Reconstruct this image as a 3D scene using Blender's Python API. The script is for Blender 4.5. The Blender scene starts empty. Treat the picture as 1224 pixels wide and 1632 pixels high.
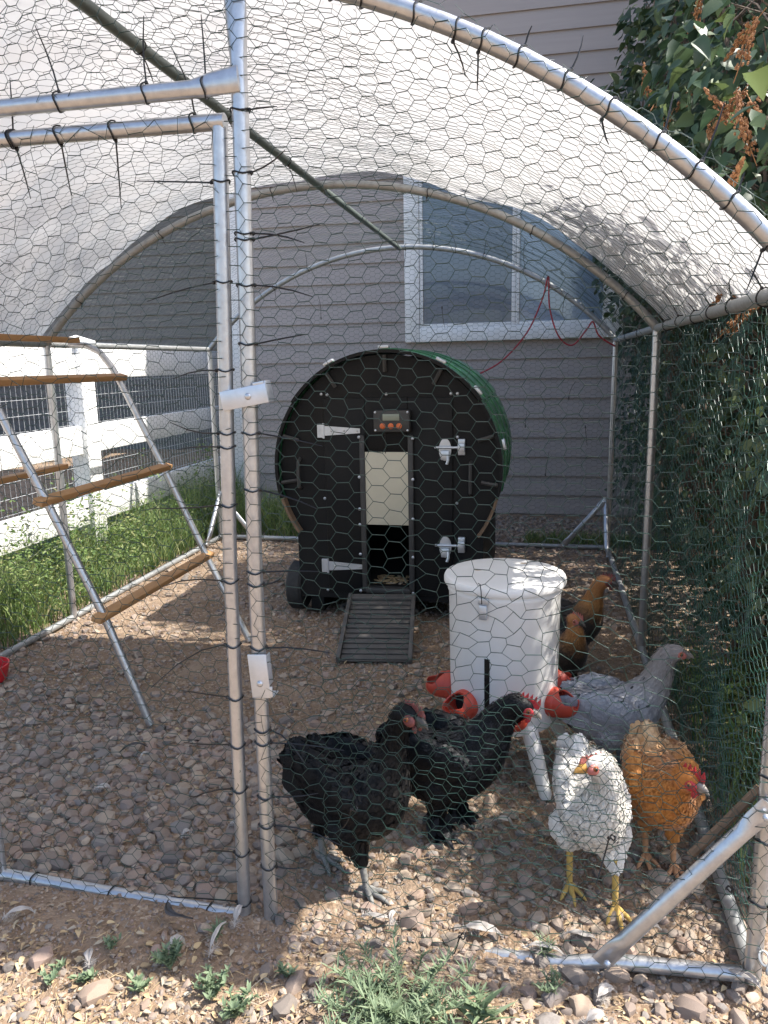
import bpy, bmesh, math, random
import numpy as np
from mathutils import Vector, Matrix, noise as mnoise

random.seed(7); rng = np.random.default_rng(7)
sc = bpy.context.scene
col = sc.collection
pi = math.pi

# ------------------------------------------------------------------ camera
cam_d = bpy.data.cameras.new('camera')
cam = bpy.data.objects.new('camera', cam_d); col.objects.link(cam)
fw = Vector((-0.20125, 0.96057, -0.19182)); rt = Vector((0.97932, 0.20148, -0.01851)); up = Vector((-0.02087, 0.19158, 0.98126))
CAM = Vector((1.0194, 0.0, 1.3666))
m3 = Matrix((rt, up, -fw)).transposed()
cam.matrix_world = Matrix.Translation(CAM) @ m3.to_4x4()
cam_d.sensor_fit = 'VERTICAL'; cam_d.sensor_height = 34.6; cam_d.lens = 25.70
cam_d.clip_start = 0.05; cam_d.clip_end = 1000
sc.camera = cam

# ------------------------------------------------------------------ sky + sun
SUN = Vector((0.72, 0.135, 1.0)).normalized()          # direction towards the sun
elev = math.asin(SUN.z)
w = bpy.data.worlds.new('World'); sc.world = w; w.use_nodes = True
nt = w.node_tree
sky = nt.nodes.new('ShaderNodeTexSky'); sky.sky_type = 'NISHITA'; sky.sun_disc = False
sky.sun_elevation = elev; sky.sun_rotation = math.atan2(SUN.x, SUN.y)
sky.air_density = 1.0; sky.dust_density = 2.5; sky.ozone_density = 1.0
nt.links.new(sky.outputs[0], nt.nodes['Background'].inputs[0])
nt.nodes['Background'].inputs[1].default_value = 0.15
sd = bpy.data.lights.new('sun', 'SUN'); sd.energy = 4.6; sd.angle = math.radians(0.55); sd.color = (1.0, 0.955, 0.88)
so = bpy.data.objects.new('sun', sd); col.objects.link(so)
so.rotation_euler = SUN.to_track_quat('Z', 'Y').to_euler(); so.location = (6, 2, 9)
vs = sc.view_settings
vs.view_transform = 'Standard'; vs.look = 'None'; vs.gamma = 1.0; vs.use_curve_mapping = False
vs.exposure = 1.3
sc.render.film_transparent = False
try:
    sc.cycles.max_bounces = 8; sc.cycles.transparent_max_bounces = 12
except Exception: pass

# ------------------------------------------------------------------ materials
MATS = {}
def M(name, c, rough=0.6, metal=0.0, var=None, vscale=20.0, bump=0.0, bscale=60.0, spec=0.5, sheen=0.0, attr=None, rand=None, transl=0.0, coat=0.0, stretch=None):
    """procedural principled material; var = second colour mixed by noise; rand = 'obj'/'island' ramp list"""
    if name in MATS: return MATS[name]
    m = bpy.data.materials.new(name); m.use_nodes = True
    n, l = m.node_tree.nodes, m.node_tree.links
    b = n['Principled BSDF']; out = n['Material Output']
    b.inputs['Base Color'].default_value = (*c, 1); b.inputs['Roughness'].default_value = rough
    b.inputs['Metallic'].default_value = metal; b.inputs['Specular IOR Level'].default_value = spec
    if sheen: b.inputs['Sheen Weight'].default_value = sheen; b.inputs['Sheen Roughness'].default_value = 0.4
    if coat: b.inputs['Coat Weight'].default_value = coat
    tc = n.new('ShaderNodeTexCoord'); src = tc.outputs['Object']
    if stretch:
        mp = n.new('ShaderNodeMapping'); mp.inputs['Scale'].default_value = stretch; l.new(src, mp.inputs[0]); src = mp.outputs[0]
    colout = None
    if rand:
        if rand[0] == 'obj': r = n.new('ShaderNodeObjectInfo').outputs['Random']
        else: r = n.new('ShaderNodeNewGeometry').outputs['Random Per Island']
        cr = n.new('ShaderNodeValToRGB'); cr.color_ramp.interpolation = 'LINEAR'
        cols = rand[1]
        while len(cr.color_ramp.elements) < len(cols): cr.color_ramp.elements.new(0.5)
        for i, cc in enumerate(cols):
            cr.color_ramp.elements[i].position = i / (len(cols) - 1); cr.color_ramp.elements[i].color = (*cc, 1)
        l.new(r, cr.inputs[0]); colout = cr.outputs[0]
    if attr:
        a = n.new('ShaderNodeAttribute'); a.attribute_name = attr; colout = a.outputs['Color']
    if var is not None:
        nz = n.new('ShaderNodeTexNoise'); nz.inputs['Scale'].default_value = vscale; nz.inputs['Detail'].default_value = 6; nz.inputs['Roughness'].default_value = .65
        l.new(src, nz.inputs['Vector'])
        rp = n.new('ShaderNodeValToRGB'); rp.color_ramp.elements[0].position = .35; rp.color_ramp.elements[1].position = .68
        l.new(nz.outputs[0], rp.inputs[0])
        mx = n.new('ShaderNodeMix'); mx.data_type = 'RGBA'
        if colout is None:
            mx.inputs[6].default_value = (*c, 1); mx.inputs[7].default_value = (*var, 1)
        else:
            mx.blend_type = 'MULTIPLY'; l.new(colout, mx.inputs[6]); mx.inputs[7].default_value = (*var, 1)
        l.new(rp.outputs[0], mx.inputs[0]); colout = mx.outputs[2]
    if colout is not None: l.new(colout, b.inputs['Base Color'])
    if bump:
        nz2 = n.new('ShaderNodeTexNoise'); nz2.inputs['Scale'].default_value = bscale; nz2.inputs['Detail'].default_value = 5
        l.new(src, nz2.inputs['Vector'])
        bp = n.new('ShaderNodeBump'); bp.inputs['Strength'].default_value = bump; bp.inputs['Distance'].default_value = 0.01
        l.new(nz2.outputs[0], bp.inputs['Height']); l.new(bp.outputs[0], b.inputs['Normal'])
        if rough > .2:
            mr = n.new('ShaderNodeMapRange'); mr.inputs['To Min'].default_value = rough * .8; mr.inputs['To Max'].default_value = min(1, rough * 1.25)
            l.new(nz2.outputs[0], mr.inputs[0]); l.new(mr.outputs[0], b.inputs['Roughness'])
    if transl:
        t = n.new('ShaderNodeBsdfTranslucent'); ms = n.new('ShaderNodeMixShader'); ms.inputs[0].default_value = transl
        if colout is not None: l.new(colout, t.inputs[0])
        else: t.inputs[0].default_value = (*c, 1)
        l.new(b.outputs[0], ms.inputs[1]); l.new(t.outputs[0], ms.inputs[2]); l.new(ms.outputs[0], out.inputs['Surface'])
    MATS[name] = m
    return m

galv = M('galvanised_steel', (.56, .57, .58), .32, .78, var=(.44, .45, .47), vscale=40, bump=.04, bscale=90)
galv_dull = M('weathered_galvanised', (.40, .41, .41), .5, .6, var=(.3, .31, .31), vscale=30, bump=.05)
zinc = M('zinc_plate', (.62, .66, .72), .38, .7, var=(.52, .56, .6), vscale=25, bump=.03)
green_pipe = M('grey_green_pipe', (.17, .20, .18), .45, .4, var=(.12, .14, .13), vscale=20)
wire_m = M('green_coated_wire', (.014, .042, .033), .38, .0, spec=.5)
wire_side = M('bright_green_coated_wire', (.016, .062, .046), .38, .0, spec=.5)
wire_grey = M('plain_wire', (.55, .56, .56), .45, .5)
zip_m = M('black_nylon', (.008, .008, .009), .42)
white_pl = M('white_plastic', (.80, .80, .79), .38, var=(.70, .69, .66), vscale=6, bump=.02, bscale=15)
feeder_pl = M('scuffed_white_plastic', (.79, .785, .77), .4, var=(.71, .69, .65), vscale=3.2, bump=.03, bscale=18, stretch=(1, 1, .45))
vinyl = M('white_vinyl', (.80, .80, .80), .45, var=(.72, .72, .70), vscale=8)
black_pl = M('black_polyethylene', (.0055, .006, .0075), .55, var=(.012, .0115, .011), vscale=4, bump=.05, bscale=120, spec=.25)
dark_in = M('dark_inside', (.006, .006, .006), .9, var=(.01, .009, .008), vscale=10)
dkgrey = M('charcoal_plastic', (.035, .035, .036), .55, var=(.055, .053, .05), vscale=15, bump=.06, bscale=80)
green_pl = M('green_polyethylene', (.035, .17, .075), .28, var=(.028, .135, .06), vscale=8, bump=.05, bscale=20)
ramp_m = M('dusty_charcoal_plastic', (.075, .072, .068), .7, var=(.11, .10, .09), vscale=12, bump=.1, bscale=60)
cream = M('cream_aluminium', (.60, .56, .44), .45, var=(.54, .50, .39), vscale=8, bump=.02)
orange_pl = M('orange_red_plastic', (.50, .065, .035), .45, var=(.40, .05, .03), vscale=12, bump=.02)
red_pl = M('red_plastic', (.6, .02, .03), .35, var=(.5, .02, .03), vscale=10)
red_cable = M('red_cable', (.35, .02, .03), .5, var=(.28, .02, .03), vscale=30)
wood = M('perch_wood', (.44, .245, .105), .65, var=(.37, .195, .08), vscale=9, bump=.12, bscale=30, stretch=(6, 1, 6))
wood_grey = M('weathered_wood', (.22, .14, .085), .8, var=(.13, .09, .06), vscale=18, bump=.2, bscale=40)
rubber = M('rubber', (.02, .021, .022), .75, var=(.03, .03, .03), vscale=20, bump=.1)
btn = M('orange_button', (.65, .16, .05), .5, var=(.58, .13, .04), vscale=30)
lcd = M('lcd_screen', (.27, .30, .24), .25, var=(.24, .27, .22), vscale=30)
siding_m = M('painted_siding', (.36, .318, .298), .65, var=(.33, .292, .275), vscale=5, bump=.05, bscale=25, stretch=(.3, 6, 6))
nb_wall = M('neighbour_wall', (.20, .20, .185), .8, var=(.17, .17, .16), vscale=3, bump=.04)
nb_low = M('dark_lower_siding', (.108, .110, .112), .8, var=(.09, .092, .095), vscale=3, bump=.05)  # lowest boards, a darker grey than the wall above
roof_m = M('roof_shingle', (.09, .085, .08), .9, var=(.06, .055, .05), vscale=6, bump=.2)
bark = M('bark', (.16, .115, .08), .9, var=(.09, .065, .05), vscale=25, bump=.4, bscale=60, stretch=(1, 1, .25))
leaf_m = M('lilac_leaf', (.05, .09, .035), .5, rand=('island', [(.020, .040, .022), (.033, .064, .030), (.046, .078, .034), (.09, .12, .04)]), transl=.25)
leaf_o = M('lilac_leaf_near', (.05, .09, .035), .48, rand=('obj', [(.030, .058, .032), (.05, .09, .045), (.065, .105, .05), (.13, .17, .055)]), transl=.28, bump=.06, bscale=80)
seed_m = M('brown_seed_head', (.20, .085, .03), .8, rand=('island', [(.15, .055, .02), (.26, .11, .035), (.34, .16, .06)]))
grass_m = M('grass_blade', (.09, .16, .04), .6, rand=('island', [(.08, .14, .035), (.14, .22, .06), (.20, .28, .085), (.34, .34, .15)]), transl=.35)
weed_m = M('grey_green_weed', (.13, .19, .09), .65, rand=('island', [(.12, .175, .095), (.17, .23, .13), (.23, .29, .175)]), transl=.3)
litter_m = M('dry_litter', (.35, .25, .13), .8, rand=('island', [(.18, .12, .07), (.34, .24, .13), (.45, .34, .19), (.30, .27, .22)]))
feather_w = M('pale_feather', (.56, .52, .48), .8, var=(.36, .33, .30), vscale=30, transl=.25)
feather_d = M('dark_feather', (.025, .024, .025), .6, var=(.07, .06, .055), vscale=40)
STONE = [(.165, .145, .130), (.28, .222, .182), (.35, .250, .200), (.22, .202, .188), (.39, .310, .235), (.31, .222, .170), (.155, .136, .124), (.44, .355, .270), (.26, .212, .175)]
stone_o = M('river_stone', (.3, .25, .2), .82, rand=('obj', STONE), var=(.72, .70, .68), vscale=35, bump=.25, bscale=70)
stone_i = M('gravel_stone', (.3, .25, .2), .85, rand=('island', STONE), var=(.72, .70, .68), vscale=45, bump=.25, bscale=90)

# tarp: light passes through
tarp_m = M('white_tarp', (.76, .755, .755), .55, var=(.70, .695, .70), vscale=3, bump=.12, bscale=14, transl=.275)
# window glass
def glass_mat(name, c, rough):
    m = bpy.data.materials.new(name); m.use_nodes = True; n, l = m.node_tree.nodes, m.node_tree.links
    b = n['Principled BSDF']; b.inputs['Base Color'].default_value = (*c, 1); b.inputs['Roughness'].default_value = rough
    b.inputs['Specular IOR Level'].default_value = .9; b.inputs['Coat Weight'].default_value = 1.0; b.inputs['Coat Roughness'].default_value = .02
    tc = n.new('ShaderNodeTexCoord'); nz = n.new('ShaderNodeTexNoise'); nz.inputs['Scale'].default_value = 2.0
    l.new(tc.outputs['Object'], nz.inputs[0]); bp = n.new('ShaderNodeBump'); bp.inputs['Strength'].default_value = .03
    l.new(nz.outputs[0], bp.inputs['Height']); l.new(bp.outputs[0], b.inputs['Normal'])
    return m
glass_scr = glass_mat('screened_glass', (.062, .090, .135), .3)
glass_sky = glass_mat('sky_toned_glass', (.21, .27, .35), .1)  # pale blue base carries the bright sky reflection in its colour

# ground
def ground_mat():
    m = bpy.data.materials.new('dirt_ground'); m.use_nodes = True; n, l = m.node_tree.nodes, m.node_tree.links
    b = n['Principled BSDF']; b.inputs['Roughness'].default_value = .95; b.inputs['Specular IOR Level'].default_value = .15
    tc = n.new('ShaderNodeTexCoord'); P = tc.outputs['Object']
    def nz(s, d=6):
        t = n.new('ShaderNodeTexNoise'); t.inputs['Scale'].default_value = s; t.inputs['Detail'].default_value = d; l.new(P, t.inputs[0]); return t.outputs[0]
    def ramp(f, stops):
        r = n.new('ShaderNodeValToRGB')
        while len(r.color_ramp.elements) < len(stops): r.color_ramp.elements.new(.5)
        for i, (p, c) in enumerate(stops): r.color_ramp.elements[i].position = p; r.color_ramp.elements[i].color = (*c, 1)
        l.new(f, r.inputs[0]); return r.outputs[0]
    base = ramp(nz(3.2), [(.3, (.165, .108, .066)), (.5, (.235, .168, .117)), (.72, (.33, .25, .18))])
    v = n.new('ShaderNodeTexVoronoi'); v.inputs['Scale'].default_value = 95; l.new(P, v.inputs[0])
    grit = ramp(v.outputs['Color'], [(0, (.12, .078, .05)), (.45, (.24, .168, .112)), (.75, (.32, .24, .17)), (1, (.48, .39, .29))])
    mask = ramp(nz(14), [(.42, (0, 0, 0)), (.6, (1, 1, 1))])
    mx = n.new('ShaderNodeMix'); mx.data_type = 'RGBA'; l.new(mask, mx.inputs[0]); l.new(base, mx.inputs[6]); l.new(grit, mx.inputs[7])
    l.new(mx.outputs[2], b.inputs['Base Color'])
    ad = n.new('ShaderNodeMath'); ad.operation = 'MULTIPLY_ADD'; l.new(v.outputs['Distance'], ad.inputs[0]); ad.inputs[1].default_value = -.7; l.new(nz(160), ad.inputs[2])
    bp = n.new('ShaderNodeBump'); bp.inputs['Strength'].default_value = .9; bp.inputs['Distance'].default_value = .006
    l.new(ad.outputs[0], bp.inputs['Height']); l.new(bp.outputs[0], b.inputs['Normal'])
    return m
dirt = ground_mat()

# ------------------------------------------------------------------ mesh helpers
class MB:
    def __init__(s): s.v = []; s.f = []
    def add(s, vs, fs):
        o = len(s.v); s.v += [tuple(x) for x in vs]; s.f += [tuple(i + o for i in f) for f in fs]; return s
    def box(s, x0, x1, y0, y1, z0, z1, mtx=None):
        vs = [Vector(p) for p in ((x0,y0,z0),(x1,y0,z0),(x1,y1,z0),(x0,y1,z0),(x0,y0,z1),(x1,y0,z1),(x1,y1,z1),(x0,y1,z1))]
        if mtx is not None: vs = [mtx @ p for p in vs]
        return s.add(vs, [(0,3,2,1),(4,5,6,7),(0,1,5,4),(1,2,6,5),(2,3,7,6),(3,0,4,7)])
    def bbox(s, x0, x1, y0, y1, z0, z1, b=.003, mtx=None):
        """box with chamfered edges"""
        bm = bmesh.new(); bmesh.ops.create_cube(bm, size=1)
        for v_ in bm.verts: v_.co = Vector(((x0+x1)/2 + v_.co.x*(x1-x0), (y0+y1)/2 + v_.co.y*(y1-y0), (z0+z1)/2 + v_.co.z*(z1-z0)))
        bmesh.ops.bevel(bm, geom=list(bm.edges), offset=b, segments=2, affect='EDGES', profile=.5)
        bm.verts.index_update()
        vs = [v_.co.copy() for v_ in bm.verts]; fs = [tuple(q.index for q in f.verts) for f in bm.faces]; bm.free()
        if mtx is not None: vs = [mtx @ p for p in vs]
        return s.add(vs, fs)
    def tube(s, path, r, n=10, cap=True, flat=None):
        path = [Vector(p) for p in path]; k = len(path)
        rr = r if isinstance(r, (list, tuple)) else [r] * k
        vs = []; prev = None
        for i, p in enumerate(path):
            t = (path[min(i+1, k-1)] - path[max(i-1, 0)]).normalized()
            if prev is None:
                a = Vector((0,0,1)) if abs(t.z) < .9 else Vector((1,0,0))
                u = t.cross(a).normalized()
            else:
                u = prev - t * prev.dot(t)
                u = u.normalized() if u.length > 1e-6 else t.orthogonal().normalized()
            prev = u; v_ = t.cross(u)
            fl = flat[i] if flat else 1.0
            for j in range(n):
                a = 2*pi*j/n; vs.append(p + (u*math.cos(a)*fl + v_*math.sin(a)) * rr[i])
        fs = [(i*n+j, i*n+(j+1)%n, (i+1)*n+(j+1)%n, (i+1)*n+j) for i in range(k-1) for j in range(n)]
        if cap: fs += [tuple(range(n-1, -1, -1)), tuple((k-1)*n+j for j in range(n))]
        return s.add(vs, fs)
    def lathe(s, prof, n=40, mtx=None, closed=False):
        vs = []
        for (r, z) in prof:
            for j in range(n):
                a = 2*pi*j/n; p = Vector((r*math.cos(a), r*math.sin(a), z)); vs.append(mtx @ p if mtx is not None else p)
        k = len(prof)
        fs = [(i*n+j, i*n+(j+1)%n, (i+1)*n+(j+1)%n, (i+1)*n+j) for i in range(k-1) for j in range(n)]
        if not closed: fs += [tuple(range(n-1, -1, -1)), tuple((k-1)*n+j for j in range(n))]
        return s.add(vs, fs)
    def ball(s, c, r, n=10, m_=7, mtx=None):
        c = Vector(c); r = (r, r, r) if not isinstance(r, (tuple, list)) else r
        vs = []
        for i in range(m_+1):
            th = pi*i/m_
            for j in range(n):
                a = 2*pi*j/n
                p = Vector((r[0]*math.sin(th)*math.cos(a), r[1]*math.sin(th)*math.sin(a), r[2]*math.cos(th)))
                vs.append(c + (mtx @ p if mtx is not None else p))
        fs = [(i*n+j, (i+1)*n+j, (i+1)*n+(j+1)%n, i*n+(j+1)%n) for i in range(m_) for j in range(n)]
        return s.add(vs, fs)
    def prism(s, pts, y0, y1):
        """outline pts (x,z) extruded along y"""
        n = len(pts); vs = [(x, y0, z) for x, z in pts] + [(x, y1, z) for x, z in pts]
        fs = [tuple(range(n)), tuple(range(2*n-1, n-1, -1))] + [(i, (i+1)%n + 0, (i+1)%n + n, i+n)[::-1] for i in range(n)]
        return s.add(vs, fs)
    def build(s, name, mat, parent=None, smooth=True, angle=40, loc=None):
        me = bpy.data.meshes.new(name); me.from_pydata(s.v, [], s.f); me.validate(); me.update()
        if smooth:
            me.polygons.foreach_set('use_smooth', [True]*len(me.polygons))
            try: me.set_sharp_from_angle(angle=math.radians(angle))
            except Exception: pass
        me.materials.append(mat)
        return link(name, me, parent, loc)
def link(name, me, parent=None, loc=None):
    o = bpy.data.objects.new(name, me); col.objects.link(o)
    if parent: o.parent = parent
    if loc is not None: o.location = loc
    return o
def npmesh(name, V, F, mat, parent=None, smooth=False):
    """V (n,3) array, F (m,k) array of equal sized faces"""
    me = bpy.data.meshes.new(name); V = np.asarray(V, np.float32); F = np.asarray(F, np.int32)
    me.vertices.add(len(V)); me.vertices.foreach_set('co', V.ravel())
    k = F.shape[1]; me.loops.add(F.size); me.loops.foreach_set('vertex_index', F.ravel())
    me.polygons.add(len(F)); me.polygons.foreach_set('loop_start', np.arange(len(F), dtype=np.int32)*k)
    me.polygons.foreach_set('loop_total', np.full(len(F), k, np.int32))
    if smooth: me.polygons.foreach_set('use_smooth', np.ones(len(F), bool))
    me.update(calc_edges=True); me.materials.append(mat)
    return link(name, me, parent)
def tag(o, label=None, cat=None, group=None, kind=None):
    if label: o['label'] = label
    if cat: o['category'] = cat
    if group: o['group'] = group
    if kind: o['kind'] = kind
    return o
def empty(name, loc=(0,0,0), rz=0):
    o = bpy.data.objects.new(name, None); col.objects.link(o); o.location = loc; o.rotation_euler = (0,0,rz); o.empty_display_size = .1
    return o

# ------------------------------------------------------------------ ground
def gz(x, y):
    x = np.asarray(x, float); y = np.asarray(y, float)
    z = .006*np.sin(2.3*x+1.1*y) + .005*np.sin(3.9*y-1.7*x+1) + .004*np.sin(9*x+4*y)*np.cos(7*y) + .003*np.sin(17*x-13*y)*np.sin(19*y+5)
    z = z + .02*np.exp(-((x+.1)**2/.16 + (y-1.45)**2/.012))            # little mound outside the door
    z = z - .012*np.exp(-((x-.8)**2/.3 + (y-1.5)**2/.006))
    far = np.clip((np.hypot(x, y-3) - 6)/30, 0, 1)
    return z*(1-far) - .006 + .012*np.sin(1.1*x+.6)*np.sin(1.4*y+.4)*(1-far)*np.clip((y-2.0)*2, 0, 1)*np.clip((3.4-y)*2, 0, 1)
xs = np.concatenate([-np.geomspace(300, 3.2, 26), np.arange(-3.1, 3.6, .024), np.geomspace(3.7, 300, 26)])
ys = np.concatenate([-np.geomspace(300, .5, 20), np.arange(-.4, .8, .15), np.arange(.85, 4.2, .018), np.arange(4.25, 8, .05), np.geomspace(8.2, 400, 26)])
gx, gy = np.meshgrid(xs, ys); zz = gz(gx, gy)
near = (np.abs(gx) < 3.6) & (gy > .8) & (gy < 4.3)
zz = zz + near * rng.normal(0, .0022, gx.shape)
nx, ny = len(xs), len(ys)
idx = np.arange(nx*ny).reshape(ny, nx)
F = np.stack([idx[:-1,:-1], idx[:-1,1:], idx[1:,1:], idx[1:,:-1]], -1).reshape(-1, 4)
ground = npmesh('ground', np.stack([gx, gy, zz], -1).reshape(-1, 3), F, dirt, smooth=True)
tag(ground, kind='structure')

# --- stones
def stone_verts(seed, npts):
    """worn angular pebble: convex hull of scattered points on a flattened ellipsoid"""
    r = random.Random(seed); bm = bmesh.new(); sy, sz_ = r.uniform(.6, .95), r.uniform(.42, .7)
    for i in range(npts):
        z = 1-2*(i+.5)/npts; a = i*2.39996+r.uniform(-.5, .5); q = math.sqrt(1-z*z); d_ = r.uniform(.84, 1.08)
        p = Vector((q*math.cos(a), q*math.sin(a), z))
        p = Vector([math.copysign(abs(c)**.8, c) for c in p])*d_
        bm.verts.new((p.x, p.y*sy, p.z*sz_))
    bmesh.ops.convex_hull(bm, input=list(bm.verts)); 
    for v_ in [v_ for v_ in bm.verts if not v_.link_faces]: bm.verts.remove(v_)
    bmesh.ops.triangulate(bm, faces=list(bm.faces)); bmesh.ops.recalc_face_normals(bm, faces=list(bm.faces)); bm.verts.index_update()
    V = np.array([v_.co[:] for v_ in bm.verts]); Fc = np.array([[q.index for q in f.verts] for f in bm.faces]); bm.free()
    return V, Fc
N_ST = 30000
px = rng.uniform(-1.62, 2.3, N_ST*3); py = 1.12 + (rng.uniform(0, 1, N_ST*3)**1.35)*5.6
d_front = np.where(px < .4, 1.0, .75)
dens = np.ones_like(px)*.55
dens = np.where((px < .35) & (py > 1.62) & (py < 2.5), 1.0, dens)
dens = np.where((px < .42) & (py < 1.60) & (py > 1.36), .16, dens)
dens = np.where((py < 1.62) & (px > .42), .62, dens)
dens = np.where((py < 1.36), .30, dens)
dens = np.where((py > 2.6) & (py < 5.6), .42 + .25*np.sin(px*3+py*2), dens)
dens = np.where((py > 5.7), 1.0, dens)
keep = rng.uniform(0, 1, len(px)) < dens
px, py = px[keep][:N_ST], py[keep][:N_ST]
sz = np.exp(rng.normal(math.log(.0098), .50, len(px)))
big = (px < .35) & (py > 1.6) & (py < 2.7); sz = np.where(big, sz*1.55, sz)
sz = np.where((py < 1.62) & (py > 1.36) & (px < .42), sz*.6, sz)
sz = np.where(py > 5.7, sz*1.8, sz); sz = np.where(py < 1.37, np.clip(sz*.72, 0, .018), sz)
sz = np.clip(sz, .004, .034)
# thin out overlaps with a coarse hash, biggest first
order = np.argsort(-sz); cell = {}; sel = []
for i in order:
    cx, cy = int(px[i]//.03), int(py[i]//.03); ok = True
    for a in (-2, -1, 0, 1, 2):
        for b_ in (-2, -1, 0, 1, 2):
            for j in cell.get((cx+a, cy+b_), ()):
                if (px[i]-px[j])**2 + (py[i]-py[j])**2 < (.62*(sz[i]+sz[j]))**2: ok = False; break
            if not ok: break
        if not ok: break
    if ok: cell.setdefault((cx, cy), []).append(i); sel.append(i)
sel = np.array(sel)
PX, PY, SZ = px[sel], py[sel], sz[sel]
dist = np.hypot(PX-CAM.x, PY-CAM.y)
# only those in view may become single stones
dx, dy = PX-CAM.x, PY; fwd = dx*fw.x + dy*fw.y + (0-CAM.z)*fw.z
u_ = (dx*rt.x + dy*rt.y - CAM.z*rt.z)/fwd; v2 = (dx*up.x + dy*up.y - CAM.z*up.z)/fwd
inview = (np.abs(u_) < .5) & (v2 > -.665) & (v2 < .6) & (PY < 5)
score = np.where(inview, SZ/dist, 0); top = set(np.argsort(-score)[:292].tolist())
SV = [stone_verts(k+1, 26) for k in range(9)]; SVl = [stone_verts(k+1, 13) for k in range(9)]
smeshes = []
for k, (V, Fc) in enumerate(SV):
    me = bpy.data.meshes.new('stone'); me.from_pydata(V.tolist(), [], Fc.tolist()); me.polygons.foreach_set('use_smooth', [True]*len(me.polygons)); me.set_sharp_from_angle(angle=math.radians(27)); me.materials.append(stone_o); smeshes.append(me)
GV = []; GF = []; go = 0
for i in range(len(PX)):
    a = random.uniform(0, 2*pi); s = SZ[i]; k = random.randrange(9); tx, ty = random.gauss(0, .18), random.gauss(0, .18)
    z = float(gz(PX[i], PY[i])) + s*random.uniform(-.08, .20)
    R = (Matrix.Rotation(a, 3, 'Z') @ Matrix.Rotation(tx, 3, 'X') @ Matrix.Rotation(ty, 3, 'Y'))
    if i in top:
        o = link('stone', smeshes[k], ground, (PX[i], PY[i], z)); o.rotation_euler = R.to_euler(); o.scale = (s, s, s)
    else:
        V, Fc = (SV if (dist[i] < 3.0 and s > .009) else SVl)[k]
        GV.append(V @ np.array(R).T * s + np.array([PX[i], PY[i], z])); GF.append(Fc + go); go += len(V)
for (x, y, s, k, fl) in [(.074, 1.283, .040, 2, 1), (1.358, 1.504, .036, 4, 1), (-.1, 1.345, .030, 1, .8), (.644, 1.469, .028, 5, .5), (1.006, 1.80, .026, 3, 1), (1.497, 2.1, .05, 6, 1), (1.60, 2.1, .052, 0, 1), (.50, 1.335, .034, 7, .7)]:
    o = link('stone', smeshes[k], ground, (x, y, float(gz(x, y)) + s*.22)); o.rotation_euler = (.1, -.1, x*9); o.scale = (s, s, s*fl)
gravel = npmesh('gravel', np.concatenate(GV), np.concatenate(GF), stone_i, smooth=True)
gravel.data.set_sharp_from_angle(angle=math.radians(27))
tag(gravel, 'loose river gravel scattered over the dirt floor', 'gravel', kind='stuff')
# tiny grit
ng = 60000
qx = rng.uniform(-1.5, 2.1, ng); qy = 1.1 + rng.uniform(0, 1, ng)**1.8*3.4; qs = np.exp(rng.normal(math.log(.0030), .5, ng))
tet = np.array([[1,0,-.3],[-.5,.87,-.3],[-.5,-.87,-.3],[0,0,.9],[.3,.3,.5]])
tf = np.array([[0,4,3],[4,1,3],[1,2,3],[2,0,3],[0,1,4]])
an = rng.uniform(0, 2*pi, ng); ca, sa = np.cos(an), np.sin(an)
jit = tet[None] + rng.normal(0, .22, (ng, 5, 3))
V = np.stack([jit[...,0]*ca[:,None]-jit[...,1]*sa[:,None], jit[...,0]*sa[:,None]+jit[...,1]*ca[:,None], jit[...,2]*.8], -1)*qs[:,None,None]
V += np.stack([qx, qy, gz(qx, qy)+.001], -1)[:,None,:]
grit = npmesh('grit', V.reshape(-1,3), (tf[None] + (np.arange(ng)*5)[:,None,None]).reshape(-1,3), stone_i)
tag(grit, 'fine grit and crumbs of soil on the ground', 'grit', kind='stuff')

# ------------------------------------------------------------------ house
HY = 6.9
house = tag(empty('house', (-1.8, HY, 0)), 'house wall of grey lavender lap siding behind the coop', 'house')
H0 = Vector((-1.8, HY, 0))
def hb(name, mat, fn, parent=house, off=H0, **k):
    mb = MB(); fn(mb); mb.v = [tuple(Vector(v_)-off) for v_ in mb.v]; return mb.build(name, mat, parent, **k)
hb('wall', siding_m, lambda m: m.box(-1.8, 9, HY+.03, HY+7, -.2, 5.4), smooth=False)
EXPO = .172
for i in range(31):
    z = .02 + i*EXPO
    if z > 5.2: break
    hb('siding_board', siding_m, lambda m: m.add([(-1.72,HY-.022,z-.012),(9,HY-.022,z-.012),(9,HY-.004,z+EXPO),(-1.72,HY-.004,z+EXPO),(-1.72,HY+.03,z-.012),(9,HY+.03,z-.012),(9,HY+.03,z+EXPO),(-1.72,HY+.03,z+EXPO)],
        [(0,1,2,3),(5,4,7,6),(0,4,5,1),(3,2,6,7),(0,3,7,4),(1,5,6,2)]), smooth=False)
hb('corner_board', vinyl, lambda m: m.bbox(-1.93, -1.74, HY-.05, HY+.12, 0, 5.4, .006))
hb('foundation', M('concrete', (.27, .26, .25), .9, var=(.2, .19, .18), vscale=9, bump=.2), lambda m: m.box(-1.78, 9, HY-.01, HY+.02, -.2, .03), smooth=False)
hb('eave', vinyl, lambda m: m.box(-2.3, 9.5, HY-.5, HY+.1, 5.36, 5.52), smooth=False)
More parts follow.
